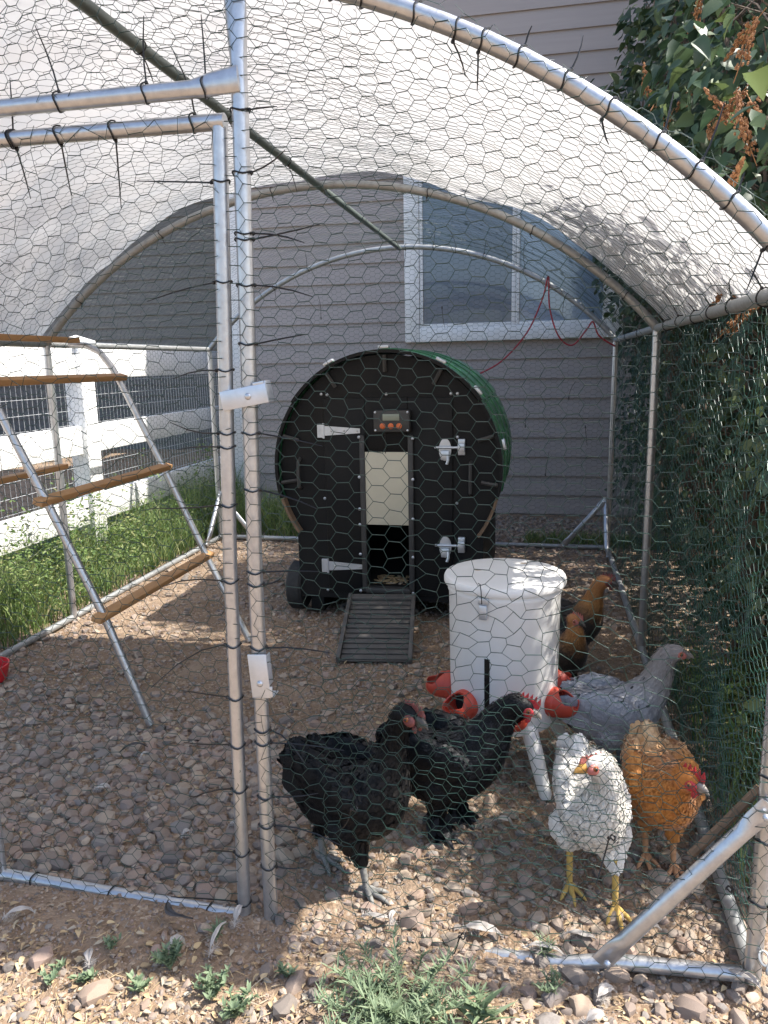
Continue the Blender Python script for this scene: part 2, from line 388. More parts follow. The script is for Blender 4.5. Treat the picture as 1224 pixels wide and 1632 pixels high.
hb('roof', roof_m, lambda m: m.prism([(-2.35, 0), (9.55, 0), (9.55, .1), (-2.35, .1)], 0, 1) if False else m.add([(-2.35,HY-.55,5.521),(9.55,HY-.55,5.521),(9.55,HY+3.5,7.2),(-2.35,HY+3.5,7.2),(-2.35,HY-.55,5.6),(9.55,HY-.55,5.6),(9.55,HY+3.5,7.3),(-2.35,HY+3.5,7.3)],
        [(0,3,2,1),(4,5,6,7),(0,1,5,4),(1,2,6,5),(2,3,7,6),(3,0,4,7)]), smooth=False)
# window
WX0, WX1, WZ0, WZ1 = -.189, 1.665, 1.545, 3.35
def frame_fn(m):
    y0, y1 = HY-.075, HY-.025
    m.bbox(WX0, WX0+.13, y0, y1, WZ0, WZ1, .006); m.bbox(WX1-.13, WX1, y0, y1, WZ0, WZ1, .006)
    m.bbox(WX0+.131, WX1-.131, y0, y1, WZ0, WZ0+.125, .006); m.bbox(WX0+.131, WX1-.131, y0, y1, WZ1-.13, WZ1, .006)
win = hb('window', vinyl, frame_fn)
def sash_fn(m):
    y0, y1 = HY-.062, HY-.028; zb, zt = WZ0+.126, WZ1-.131
    for (a, b_) in ((WX0+.132, .775), (.776, WX1-.132)):
        m.bbox(a, a+.03, y0, y1, zb, zt, .004); m.bbox(b_-.035, b_, y0, y1, zb, zt, .004)
        m.bbox(a+.031, b_-.036, y0, y1, zb, zb+.028, .004); m.bbox(a+.031, b_-.036, y0, y1, zt-.028, zt, .004)
hb('sash', vinyl, sash_fn, parent=win)
hb('pane', glass_scr, lambda m: m.box(WX0+.163, .739, HY-.045, HY-.040, WZ0+.155, WZ1-.16), parent=win, smooth=False)
hb('pane', glass_sky, lambda m: m.box(.807, WX1-.168, HY-.045, HY-.040, WZ0+.155, WZ1-.16), parent=win, smooth=False)

# neighbour's house far left
nb = tag(empty('neighbour_house', (-8, 12, 0)), 'dim olive grey neighbouring house wall beyond the white rail fence', 'house')
N0 = Vector((-8, 12, 0))
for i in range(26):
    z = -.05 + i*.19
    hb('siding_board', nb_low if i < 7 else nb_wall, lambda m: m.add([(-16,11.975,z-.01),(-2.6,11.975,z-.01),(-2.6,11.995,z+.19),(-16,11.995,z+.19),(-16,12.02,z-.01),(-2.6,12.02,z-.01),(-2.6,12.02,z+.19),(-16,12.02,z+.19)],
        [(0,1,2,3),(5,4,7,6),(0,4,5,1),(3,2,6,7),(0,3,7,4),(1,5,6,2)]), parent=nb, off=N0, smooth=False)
hb('wall', nb_wall, lambda m: m.box(-16, -2.6, 12.03, 18, -.2, 4.9), parent=nb, off=N0, smooth=False)
hb('roof', roof_m, lambda m: m.add([(-16.3,11.4,4.9),(-2.2,11.4,4.9),(-2.2,15,6.4),(-16.3,15,6.4),(-16.3,11.4,5.0),(-2.2,11.4,5.0),(-2.2,15,6.5),(-16.3,15,6.5)],
        [(0,3,2,1),(4,5,6,7),(0,1,5,4),(1,2,6,5),(2,3,7,6),(3,0,4,7)]), parent=nb, off=N0, smooth=False)

# ------------------------------------------------------------------ white rail fence
FX = -2.15
fence = tag(empty('rail_fence', (FX, 4.9, 0)), 'white vinyl three rail fence with welded wire along the grass strip', 'fence')
F0 = Vector((FX, 4.9, 0))
for (z0, z1) in ((1.30, 1.515), (.775, .975), (.27, .47)):
    for (y0, y1) in ((2.2, 4.82), (4.98, 8.2)):
        hb('rail', vinyl, lambda m: m.bbox(FX-.04, FX+.0, y0, y1, z0, z1, .006), parent=fence, off=F0)
for yy in (2.1, 4.82, 8.2):
    p_ = hb('post', vinyl, lambda m: m.bbox(FX-.10, FX+.035, yy, yy+.16, -.1, 1.54, .006), parent=fence, off=F0)
    hb('cap', vinyl, lambda m: m.add([(FX-.12,yy-.02,1.541),(FX+.055,yy-.02,1.541),(FX+.055,yy+.18,1.541),(FX-.12,yy+.18,1.541),(FX-.12,yy-.02,1.56),(FX+.055,yy-.02,1.56),(FX+.055,yy+.18,1.56),(FX-.12,yy+.18,1.56),(FX-.03,yy+.08,1.60)],
        [(0,3,2,1),(0,1,5,4),(1,2,6,5),(2,3,7,6),(3,0,4,7),(4,5,8),(5,6,8),(6,7,8),(7,4,8)]), parent=p_, off=F0, smooth=False)
def weld(m):
    y = 2.2
    while y < 8.2:
        m.tube([(FX-.06, y, .05), (FX-.06, y, 1.5)], .0019, 3, False); y += .05
    for k in range(15):
        m.tube([(FX-.06, 2.2, .08+k*.1), (FX-.06, 8.2, .08+k*.1)], .0019, 3, False)
hb('welded_wire', wire_grey, weld, parent=fence, off=F0, smooth=False)

# ------------------------------------------------------------------ leafy helpers
def blades(n, x, y, z, h, wd, lean, seg=3):
    """grass blades: arrays -> V,F (quads)"""
    a = rng.uniform(0, 2*pi, n); b_ = a + rng.normal(pi/2, .5, n)
    V = np.zeros((n, (seg+1)*2, 3)); t = np.linspace(0, 1, seg+1)
    for i, tt in enumerate(t):
        wv = wd*(1-tt**1.6)*.5 + .0003
        cx = x + np.cos(a)*lean*h*tt**2; cy = y + np.sin(a)*lean*h*tt**2; cz = z + h*tt*(1-.35*lean*tt)
        V[:,2*i] = np.stack([cx-np.cos(b_)*wv, cy-np.sin(b_)*wv, cz], -1); V[:,2*i+1] = np.stack([cx+np.cos(b_)*wv, cy+np.sin(b_)*wv, cz], -1)
    f = np.array([[2*i, 2*i+1, 2*i+3, 2*i+2] for i in range(seg)])
    return V.reshape(-1,3), (f[None] + (np.arange(n)*(seg+1)*2)[:,None,None]).reshape(-1,4)
def leaf_set(pos, nrm, dirv, L, W, fold=.12, curl=.15):
    """many leaves: 8 verts, 3 quads per half"""
    n = len(pos); side = np.cross(nrm, dirv); side /= np.linalg.norm(side, axis=1, keepdims=True)+1e-9
    nr = np.cross(dirv, side)
    prof = [(0,0),(.22,.46),(.5,.44),(.78,.22),(1,0)]
    V = np.zeros((n, 11, 3)); k = 0
    for (t, wv) in prof:
        c = pos + dirv*(L*t)[:,None] - nr*(curl*L*t*t)[:,None]
        if 0 < t < 1:
            V[:,k] = c - side*(W*wv)[:,None] + nr*(fold*W*wv*2)[:,None]; V[:,k+1] = c; V[:,k+2] = c + side*(W*wv)[:,None] + nr*(fold*W*wv*2)[:,None]; k += 3
        else: V[:,k] = c; k += 1
    f = np.array([[0,2,1,1],[0,3,2,2],[1,2,5,4],[2,3,6,5],[4,5,8,7],[5,6,9,8],[7,8,10,10],[8,9,10,10]])
    tri = []
    for q in f:
        if q[2] == q[3]: tri.append(q[:3])
        else: tri += [q[[0,1,2]], q[[0,2,3]]]
    f = np.array(tri)
    return V.reshape(-1,3), (f[None] + (np.arange(n)*11)[:,None,None]).reshape(-1,3)
def unit(a): return a/(np.linalg.norm(a, axis=1, keepdims=True)+1e-9)

# ------------------------------------------------------------------ grass strips
n = 15000
x = rng.uniform(-2.6, -1.56, n); y = rng.uniform(2.4, 6.8, n); clump = .5+.5*np.sin(x*7+2*np.sin(y*3))*np.sin(y*5.1)
k = rng.uniform(0,1,n) < (.45+.55*clump); x, y, clump = x[k], y[k], clump[k]
h = (.10 + .24*clump*rng.uniform(.4, 1, len(x)))*np.where(y > 4.8, 1.3, 1.0)*np.where(x < -1.75, 1.55, .8)
V1, F1 = blades(len(x), x, y, gz(x, y)-.005, h, rng.uniform(.004, .009, len(x)), rng.uniform(.1, .8, len(x)))
n = 5000                                   # weeds by the house and out at the back right
x2 = np.concatenate([rng.uniform(-1.9, -.35, 2800), rng.uniform(.9, 2.2, 1300), rng.uniform(1.56, 2.1, 900)]); y2 = np.concatenate([rng.uniform(5.66, 6.5, 2800), rng.uniform(5.66, 5.95, 1300), rng.uniform(1.9, 3.4, 900)])
h2 = np.concatenate([rng.uniform(.1, .42, 2800)*np.clip((-.1-x2[:2800])*1.2, .4, 1), rng.uniform(.04, .13, 1300), rng.uniform(.06, .24, 900)])
V2, F2 = blades(len(x2), x2, y2, gz(x2, y2)-.005, h2, rng.uniform(.004, .010, len(x2)), rng.uniform(.1, .8, len(x2)))
grass = npmesh('grass', np.concatenate([V1, V2]), np.concatenate([F1, F2+len(V1)]), grass_m)
tag(grass, 'tall unmown green grass along the left fence and house', 'grass', kind='stuff')
# leafy ground weeds among the grass
n = 9000; c = rng.uniform(0, 1, (260, 2))*np.array([.95, 4.0])+np.array([-2.55, 2.7]); ci = rng.integers(0, 260, n)
c2 = rng.uniform(0, 1, (40, 2))*np.array([.5, 1.5])+np.array([1.58, 2.0]); 
pos = np.concatenate([np.concatenate([c[ci] + rng.normal(0, .045, (n, 2)), rng.uniform(.02, .26, (n, 1))*rng.uniform(.4,1.5,(260,1))[ci]], 1),
      np.concatenate([c2[rng.integers(0, 40, 2200)] + np.abs(rng.normal(0, .05, (2200, 2))), rng.uniform(.01, .22, (2200, 1))], 1)])
tall = np.stack([rng.uniform(-2.08, -1.72, 46), rng.uniform(3.2, 6.6, 46), rng.uniform(.35, .78, 46)], -1); tk = rng.integers(0, 46, 2600); th = rng.uniform(.1, 1, 2600)
pos = np.concatenate([pos, np.stack([tall[tk,0]+rng.normal(0, .022, 2600)+.05*th*np.sin(tk), tall[tk,1]+rng.normal(0, .022, 2600)+.05*th*np.cos(tk*2.), tall[tk,2]*th], -1)])
n = len(pos); d = unit(rng.normal(0, 1, (n, 3))*np.array([1,1,.4])+np.array([0,0,.25])); nr = unit(rng.normal(0, .5, (n, 3))+np.array([0,0,1]))
V, Fc = leaf_set(pos, nr, d, rng.uniform(.018, .042, n), rng.uniform(.009, .02, n))
tag(npmesh('ground_weeds', V, Fc, grass_m), 'leafy green weeds growing through the grass outside the wire', 'weeds', kind='stuff')

# ------------------------------------------------------------------ lilac bush on the right
bush = tag(empty('lilac_bush', (2.2, 4.0, 0)), 'tall dark green lilac bush with brown seed heads beside the run', 'bush')
B0 = Vector((2.2, 4.0, 0))
def bush_top(yv): return np.interp(yv, [1.8, 2.4, 2.9, 3.5, 4.0, 4.35, 7.5], [1.5, 1.98, 2.55, 3.1, 3.7, 4.9, 5.1])
trunk_mb = MB(); twig_mb = MB(); tips = []
rs = random.Random(3)
stems = []
for i in range(150):
    bx, by = rs.uniform(1.9, 2.7), rs.uniform(2.0, 6.6)
    H = float(bush_top(by))*rs.uniform(.75, .95); p0 = Vector((bx, by, -.05)); path = [p0]; dirx, diry = rs.gauss(0, .12), rs.gauss(0, .12)
    for k in range(1, 7):
        t = k/6; path.append(Vector((bx + dirx*H*t + rs.gauss(0,.03), by + diry*H*t + rs.gauss(0,.03), H*t)))
        path[-1].x = max(path[-1].x, 1.72)
    r0 = rs.uniform(.012, .028); trunk_mb.tube(path, [r0*(1-.8*k/6) for k in range(7)], 6); stems.append(path)
    for k in range(2, 7):
        for _ in range(3):
            a = rs.uniform(0, 2*pi); L = rs.uniform(.25, .6); q = path[k]; e = q + Vector((math.cos(a)*L, math.sin(a)*L, rs.uniform(.05, .4)))
            e.x = max(e.x, 1.66); mid = (q+e)/2 + Vector((0,0,.04)); twig_mb.tube([q, mid, e], [.005, .0035, .002], 4); tips += [mid, e]
tr = trunk_mb; tr.v = [tuple(Vector(v_)-B0) for v_ in tr.v]; tr.build('trunk', bark, bush)
tw = twig_mb; tw.v = [tuple(Vector(v_)-B0) for v_ in tw.v]; tag(tw.build('twigs', bark, bush), kind='stuff')
# crown
n = 90000
yy = rng.uniform(1.95, 7.2, n); top_ = bush_top(yy)
zz_ = rng.uniform(0, 1, n)*(top_-.12)+.12; xx = 1.40 + rng.uniform(0, 1, n)**1.25*1.7
cl = np.array([mnoise.noise(Vector((a*2.3, b_*2.3, c_*2.3))) for a, b_, c_ in zip(xx, yy, zz_)])
lowthin = np.where(xx > 1.85, 1.0, np.clip((zz_-.1)/.9, .12, 1))
edge = np.clip((top_-zz_)/.4, .2, 1)
keep = (rng.uniform(0, 1, n) < np.clip(np.where(xx > 2.15, .9, np.where((yy < 3.9) & (xx > 1.85), .8, .5))+1.3*cl, .04, 1)*lowthin*edge)
# upper part leans away from the wire; keep the run's own space clear
lim = np.where(zz_ < 1.62, 1.58, 1.52) + .16*np.sin(zz_*4.1+yy*2.3)*(zz_ > 1.62) + .10*np.sin(zz_*9+yy*7) * (zz_ > 1.62) + np.clip((2.9-yy)*.25, 0, .25)*(zz_ > 1.62)
keep &= ~(xx < lim)
keep &= (xx - .72*zz_ > -1.02 + .05*np.sin(yy*9))
pos = np.stack([xx, yy, zz_], -1)[keep]
# a few sprays reaching over the run's right eave
sp = []
for (x, y, z) in [(1.50, 4.5, 2.62), (1.36, 4.7, 2.70), (1.42, 4.3, 2.55), (1.58, 4.4, 2.8), (1.52, 3.0, 2.12), (1.60, 3.3, 2.4), (1.63, 2.6, 2.0), (1.55, 3.6, 2.4), (1.60, 2.9, 2.0), (1.62, 3.1, 1.95)]:
    sp.append(np.array([x, y, z]) + rng.normal(0, 1, (26, 3))*np.array([.09, .14, .09]))
pos = np.concatenate([pos, np.concatenate(sp)])
d = unit(np.stack([rng.normal(-.45, .7, len(pos)), rng.normal(-.25, .7, len(pos)), rng.normal(-.75, .45, len(pos))], -1))
nr = unit(np.stack([rng.normal(-.3, .5, len(pos)), rng.normal(-.25, .5, len(pos)), rng.normal(.8, .4, len(pos))], -1))
L = rng.uniform(.035, .088, len(pos))*np.where(pos[:,2] < 1.7, .72, 1.0); Wd = L*rng.uniform(.62, .85, len(pos))
# nearest visible leaves in the top right become parts of their own
dp = pos-np.array(CAM); fz = dp @ np.array(fw); ux = (dp @ np.array(rt))/fz; uy = (dp @ np.array(up))/fz
vis = (ux > .22) & (ux < .505) & (uy > .26) & (uy < .67) & (pos[:,2] > 1.9)
sc_ = np.where(vis, L/np.linalg.norm(dp, axis=1), 0); pick = np.argsort(-sc_)[:290]; pick = pick[sc_[pick] > 0]
lv = []
for k_ in range(5):
    V, Fc = leaf_set(np.zeros((1,3)), np.array([[0,0,1.]]), np.array([[1.,0,0]]), np.array([1.]), np.array([.66+.05*k_]), fold=.06+.06*k_, curl=.05+.08*k_)
    me = bpy.data.meshes.new('leaf'); me.from_pydata(V.tolist(), [], Fc.tolist()); me.polygons.foreach_set('use_smooth', [True]*len(me.polygons)); me.materials.append(leaf_o); lv.append(me)
for i in pick:
    xx_ = Vector(d[i]); zz2 = Vector(nr[i]); yy_ = zz2.cross(xx_).normalized(); zz2 = xx_.cross(yy_)
    o = link('leaf', lv[i % 5], bush); o.matrix_basis = Matrix.Translation(Vector(pos[i])-B0) @ Matrix((xx_, yy_, zz2)).transposed().to_4x4() @ Matrix.Scale(L[i]*1.1, 4)
rest = np.ones(len(pos), bool); rest[pick] = False
V, Fc = leaf_set(pos[rest]-np.array(B0), nr[rest], d[rest], L[rest], Wd[rest])
tag(npmesh('crown', V, Fc, leaf_m, bush), kind='stuff')
# brown seed heads
SEEDS = [(1.67,3.0,2.32),(1.71,3.0,2.22),(1.67,3.05,2.18),(1.66,3.3,2.25),(1.58,2.7,1.87),(1.6,2.45,1.62),(1.53,3.9,2.49),(1.5,3.9,2.4),(1.51,3.95,2.55),(1.57,3.7,2.38),(1.6,3.7,2.41),(1.73,3.1,2.48),(1.60,2.6,1.44),(1.58,2.4,1.60),(1.7,2.9,2.05),(1.66,3.5,2.46),(1.63,3.6,2.64),(1.70,3.05,2.27),(1.69,2.98,2.12)]
def seed_cluster(seed):
    r = random.Random(seed); mb = MB()
    for i in range(75):
        t = r.random(); a = r.uniform(0, 2*pi); rad = .028*(1-t)**.7*r.uniform(.3, 1)
        mb.ball((math.cos(a)*rad, math.sin(a)*rad, t*.15), (.0045, .0045, .0075), 5, 3)
    mb.tube([(0,0,-.05),(0,0,.15)], .0018, 4)
    return mb
sm = []
for k_ in range(3):
    o = seed_cluster(k_).build('seed_head', seed_m, bush, smooth=True); sm.append(o.data); bpy.data.objects.remove(o)
for i, (x, y, z) in enumerate(SEEDS):
    o = link('seed_head', sm[i % 3], bush, Vector((x-.03-(.05 if z > 1.7 else 0), y-(.27 if z > 1.7 else 0), z-(.08 if z > 1.7 else 0)))-B0); o.scale = (.92,)*3; o.rotation_euler = (rs.uniform(-.9, .9)+(2.6 if i % 2 else 0), rs.uniform(-.7, .7), rs.uniform(0, 6))

# ------------------------------------------------------------------ chicken run
YF, YM, YR, HW, HE, HA = 1.597, 3.597, 5.597, 1.504, 1.496, 2.177
AR = 2.0024; AZ = HA-AR; AH = math.asin(HW/AR)
def arc_pt(s, y, dr=0.0): return Vector(((AR+dr)*math.sin(s), y, AZ+(AR+dr)*math.cos(s)))
def arc_z(x): return AZ + np.sqrt(np.maximum(AR*AR-np.asarray(x)**2, 0))
run = tag(empty('chicken_run', (0, YF, 0)), 'walk in arched chicken run of galvanised pipe and green hexagonal wire', 'chicken run')
R0 = Vector((0, YF, 0))
def rp(name, mat, fn, parent=run, **k): return hb(name, mat, fn, parent=parent, off=R0, **k)
PR = .0185
for y, mt in ((YF, galv), (YM, galv_dull), (YR, galv_dull)):
    rp('arch_pipe', mt, lambda m: m.tube([arc_pt(AH*(2*i/40-1), y) for i in range(41)], PR, 12))
for sx in (-1, 1):
    for y in (YF, YM, YR):
        rp('post', galv, lambda m: m.tube([(sx*HW, y, .0), (sx*HW, y, HE-.01)], PR, 12))
    for (a, b_) in ((YF+.02, YM-.02), (YM+.02, YR-.02)):
        rp('eave_rail', galv_dull, lambda m: m.tube([(sx*HW, a, HE), (sx*HW, b_, HE-.0)], PR*.95, 12))
        rp('base_rail', galv_dull, lambda m: m.tube([(sx*HW, a, .018), (sx*HW, b_, .018)], PR*.95, 12))
for (a, b_) in ((YF+.02, YM-.02), (YM+.02, YR-.02)):
    rp('ridge_pole', green_pipe, lambda m: m.tube([(0, a, HA-.012), (0, b_, HA-.012)], PR*.85, 12))
rp('base_rail', galv_dull, lambda m: m.tube([(-HW+.02, YR, .02), (HW-.02, YR, .02)], PR*.95, 12))
rp('base_rail', galv, lambda m: m.tube([(.52, YF+.012, -.05), (1.10, YF, -.022), (1.2, YF, .0), (HW-.02, YF, .012)], PR*.95, 12))
rp('base_rail', galv_dull, lambda m: m.tube([(-HW+.02, YF, .012), (-.47, YF, .012)], PR*.95, 12))
def brace(a, b_, mat=galv):
    a, b_ = Vector(a), Vector(b_); d_ = (b_-a).normalized()
    def fn(m):
        m.tube([a, a+d_*.05, a+d_*.085, b_-d_*.085, b_-d_*.05, b_], [.024, .024, .0185, .0185, .024, .024], 14, flat=[.2, .2, 1, 1, .2, .2])
    o = rp('corner_brace', mat, fn)
    for q in (a+d_*.022, b_-d_*.022): rp('bolt', zinc, lambda m: m.ball((q.x, q.y-.02, q.z), (.008, .008, .008), 8, 5), parent=o)
brace((1.505, YF-.024, .445), (1.175, YF-.024, .012))
brace((1.48, YR-.03, .385), (1.175, YR-.03, .02)); brace((-1.49, YR-.03, .385), (-1.19, YR-.03, .02))
brace((HW-.03, YR-.02, .385), (HW-.03, YR-.33, .02)); brace((-HW+.03, YR-.02, .385), (-HW+.03, YR-.33, .02))
# door posts + header
DP = .385
rp('door_post', galv, lambda m: m.tube([(DP-.012, YF, -.02), (DP-.006, YF, .9), (DP+.014, YF, 1.86), (DP+.016, YF, 1.98), (DP+.016, YF, 2.04), (DP+.016, YF-.004, 2.11)], [.0175]*4+[.022, .024], 14, flat=[1,1,1,1,.6,.3]))
rp('door_post', galv, lambda m: m.tube([(-.47, YF, -.02), (-.47, YF, 2.10)], .0175, 12))
rp('door_header', galv, lambda m: m.tube([(-.47, YF-.012, 1.925), (.30, YF-.012, 1.925), (.345, YF-.014, 1.93), (DP+.022, YF-.02, 1.935)], [.0175, .0175, .023, .025], 14, flat=[1, 1, .5, .25]))
# door
def door_fn(m):
    m.tube([(.302, YF, .0), (.318, YF, .9), (.352, YF, 1.852)], .0165, 14)
    m.tube([(-.405, YF, .02), (-.395, YF, 1.85)], .0165, 14)
    m.tube([(-.40, YF-.002, 1.866), (.366, YF-.002, 1.862)], .0165, 14)
    m.tube([(-.41, YF, .016), (.312, YF, -.012)], .0165, 14)
door = rp('door', galv, door_fn)
def latch(cx, cz, ang, L, Hh, bx):
    mt = Matrix.Translation((cx, YF-.022, cz)) @ Matrix.Rotation(ang, 4, 'Y')
    def fn(m):
        m.bbox(-L/2, L/2, -.0035, 0, -Hh/2, Hh/2, .0012, mt)
        m.bbox(L/2-.003, L/2, .0002, .035, -Hh/2, Hh/2*1.25, .001, mt)
        m.bbox(L/2-.028, L/2-.003, -.0035, 0, Hh/2-.001, Hh/2*1.25, .0008, mt)
        m.bbox(-L/2+.004, L/2-.03, .0002, .024, Hh/2-.003, Hh/2, .001, mt)
    o = rp('latch_plate', zinc, fn)
    rp('bolt', galv, lambda m: m.ball(mt @ Vector((bx, -.004, 0)), (.0078, .005, .0078), 12, 6), parent=o)
latch(.384, 1.300, math.radians(-10), .108, .042, .010)
latch(.385, .655, math.radians(86), .108, .046, .018)

# ---- hexagonal wire
def hexwire(name, parent, mapfn, u0, u1, v0, v1, seed, clip=None, cw=.0372, ch=.0355, r=.00075, amp=.007, jit=.0022, mat=wire_m):
    r_ = np.random.default_rng(seed); s = cw/1.5
    ni, nj = int((u1-u0)/cw)+2, int((v1-v0)/ch)+2
    I, J = np.meshgrid(np.arange(ni), np.arange(nj), indexing='ij')
    cx = u0 + I.ravel()*cw; cy = v0 + J.ravel()*ch + (I.ravel() % 2)*ch/2
    E = [((-s/2, ch/2), (s/2, ch/2)), ((s/2, ch/2), (s, 0)), ((s, 0), (s/2, -ch/2))]
    A = np.concatenate([np.stack([cx+e[0][0], cy+e[0][1]], -1) for e in E]); B = np.concatenate([np.stack([cx+e[1][0], cy+e[1][1]], -1) for e in E])
    rad = np.concatenate([np.full(len(cx), r*1.45), np.full(2*len(cx), r)])
    ph = r_.uniform(0, 6.28, 12); kf = r_.uniform(1.5, 6.5, 12)
    def deform(P):
        u, v_ = P[:,0], P[:,1]
        q = np.round(P/np.array([s/2, ch/2])).astype(np.int64)
        h1 = np.modf(np.abs(np.sin(q[:,0]*12.9898+q[:,1]*78.233+seed)*43758.5453))[0]-.5; h2 = np.modf(np.abs(np.sin(q[:,0]*39.346+q[:,1]*11.135+seed*2)*24634.633))[0]-.5
        kk = np.exp(-((np.sin(1.3*u+ph[6])*np.sin(1.7*v_+ph[7])-.8)/.12)**2); jt = jit*(1+3.5*kk)
        du = amp*(np.sin(kf[0]*u+kf[1]*v_+ph[0])+.7*np.sin(kf[2]*2*u-kf[3]*v_+ph[1])+.5*np.sin(kf[4]*3*v_+ph[2])) + jt*2*h1
        dv = amp*(np.sin(kf[5]*v_+kf[6]*u+ph[3])+.7*np.sin(kf[7]*2*v_-kf[8]*u+ph[4])+.5*np.sin(kf[9]*3*u+ph[5])) + jt*2*h2
        return np.stack([u+du, v_+dv], -1)
    A2, B2 = deform(A), deform(B); mid = (A2+B2)/2
    ok = (mid[:,0] > u0) & (mid[:,0] < u1) & (mid[:,1] > v0) & (mid[:,1] < v1)
    if clip is not None: ok &= clip(mid[:,0], mid[:,1])
    A3, B3, rad = mapfn(A2[ok]), mapfn(B2[ok]), rad[ok]
    d_ = unit(B3-A3); ref = np.where(np.abs(d_[:,2:3]) < .9, np.array([[0,0,1.]]), np.array([[1.,0,0]]))
    a_ = unit(np.cross(d_, ref)); b_ = np.cross(d_, a_); V = np.zeros((len(A3), 6, 3))
    for k in range(3):
        o = (a_*math.cos(2*pi*k/3) + b_*math.sin(2*pi*k/3))*rad[:,None]
        V[:,k] = A3+o; V[:,k+3] = B3+o
    f = np.array([[0,1,4,3],[1,2,5,4],[2,0,3,5]])
    V = V.reshape(-1,3) - np.array(R0)
    return npmesh(name, V, (f[None]+(np.arange(len(A3))*6)[:,None,None]).reshape(-1,4), mat, parent, smooth=True)
def wob(a, b_, s=1): return .006*np.sin(5*a+2*b_+s)+.005*np.sin(11*b_-7*a+2*s)+.003*np.sin(23*a+17*b_)
FRONT = lambda P: np.stack([P[:,0], YF-.021+wob(P[:,0], P[:,1]), P[:,1]], -1)
hexwire('wire_mesh', run, FRONT, DP-.015, HW+.02, -.01, 2.15, 11, clip=lambda u, v_: v_ < arc_z(u)+.01)
hexwire('wire_mesh', run, lambda P: np.stack([P[:,0], YF-.026+wob(P[:,0], P[:,1], 3), P[:,1]], -1), .52, HW+.02, .16, .74, 12, amp=.010, clip=lambda u, v_: v_ < .66+.05*np.sin(u*4))
hexwire('wire_mesh', run, FRONT, -.46, DP, 1.93, 2.2, 13, clip=lambda u, v_: v_ < arc_z(u)+.01)
hexwire('wire_mesh', run, FRONT, -HW, -.48, -.01, 2.2, 14, clip=lambda u, v_: v_ < arc_z(u)+.01)
hexwire('wire_mesh', door, lambda P: np.stack([P[:,0], YF-.02+wob(P[:,0], P[:,1], 5), P[:,1]], -1), -.405, .345, .0, 1.875, 15, cw=.0385, amp=.008, clip=lambda u, v_: u < .318+.02*(v_-.4))
hexwire('wire_mesh', run, lambda P: np.stack([HW+.02+1.4*wob(P[:,0], P[:,1]), P[:,0], P[:,1]], -1), YF, YR, -.01, HE, 16, r=.0011, mat=wire_side)
hexwire('wire_mesh', run, lambda P: np.stack([HW+.028+1.5*wob(P[:,0], P[:,1], 4), P[:,0], P[:,1]], -1), YF+.5, YM+.9, -.01, .85, 17, amp=.012, mat=wire_side)
hexwire('wire_mesh', run, lambda P: np.stack([-HW-.02+wob(P[:,0], P[:,1]), P[:,0], P[:,1]], -1), YF, YR, -.01, HE, 18)
hexwire('wire_mesh', run, lambda P: np.stack([P[:,0], YR+.02+wob(P[:,0], P[:,1]), P[:,1]], -1), -HW, HW, -.01, 2.17, 19, clip=lambda u, v_: v_ < arc_z(u))
def sag(u, y):   # radial offset of the roof wire between the hoops
    t = np.clip((y-YF)/2, 0, 2) % 1.0
    return .023 - .030*np.sin(pi*t)*(.6+.4*np.cos(2.2*u)) + .006*np.sin(9*u+5*y) + .004*np.sin(19*y-11*u)
def ROOF(P):
    a = P[:,0]/AR; rr = AR + sag(P[:,0], P[:,1])
    return np.stack([rr*np.sin(a), P[:,1], AZ+rr*np.cos(a)], -1)
hexwire('wire_mesh', run, ROOF, -AH*AR, AH*AR, YF-.03, YR+.02, 20, cw=.039, ch=.050, amp=.015, jit=.006, r=.0006)
hexwire('wire_mesh', run, lambda P: ROOF(P)+np.array([[0,0,-.012]]), -.25, .62, YF+.0, YM+.25, 21, cw=.046, ch=.06, amp=.02, jit=.007, r=.0006)

# ---- zip ties
zr = random.Random(5)
def zip_tie(c, axis, R_, tail, L, parent=run, rr=.0019):
    c, ax, tl = Vector(c), Vector(axis).normalized(), Vector(tail).normalized()
    u = ax.orthogonal().normalized(); v_ = ax.cross(u)
    def fn(m):
        pts = [c + (u*math.cos(2*pi*i/16)+v_*math.sin(2*pi*i/16))*(R_+.0025) + ax*.003*math.sin(i) for i in range(17)]
        m.tube(pts, rr, 5, False)
        t0 = tl - ax*tl.dot(ax); t0 = t0.normalized() if t0.length > .1 else u
        h_ = c + t0*(R_+.004); m.ball(h_, .0045, 6, 4)
        bend = Vector((zr.gauss(0,.16), zr.gauss(0,.16), zr.gauss(-.06,.2)))
        m.tube([h_ + tl*L*t + bend*L*t*t for t in (0, .33, .66, 1)], [rr, rr, rr*.9, rr*.5], 5)
    return rp('zip_tie', zip_m, fn, parent=parent)
for z in (1.746, 1.544, 1.358, 1.22, 1.189, 1.056, .877, .72, .587, .463, .345, .171, .03):
    x = float(np.interp(z, [0, .9, 1.852], [.302, .318, .352]))
    zip_tie((x, YF, z), (0,0,1), .0165, (-1, -.15, zr.uniform(-.12, .16)), zr.uniform(.08, .17) if z > .15 else .17, parent=door)
for z in (1.88, 1.76, 1.64, 1.628, 1.535, 1.413, 1.22, 1.093, .902, .872, .718, .51, .477, .335, .257, .143):
    x = float(np.interp(z, [-.02, .9, 1.86], [.373, .379, .399]))
    zip_tie((x, YF, z), (0,0,1), .0175, (1, -.12, zr.uniform(-.2, .2)), zr.uniform(.07, .17))
for x in (-.30, -.133, -.128, -.017, .113, .297): zip_tie((x, YF-.002, 1.864), (1,0,0), .0165, (zr.uniform(-.3,.1), .3, zr.choice((1, -1, .8))), zr.uniform(.05, .12), parent=door)
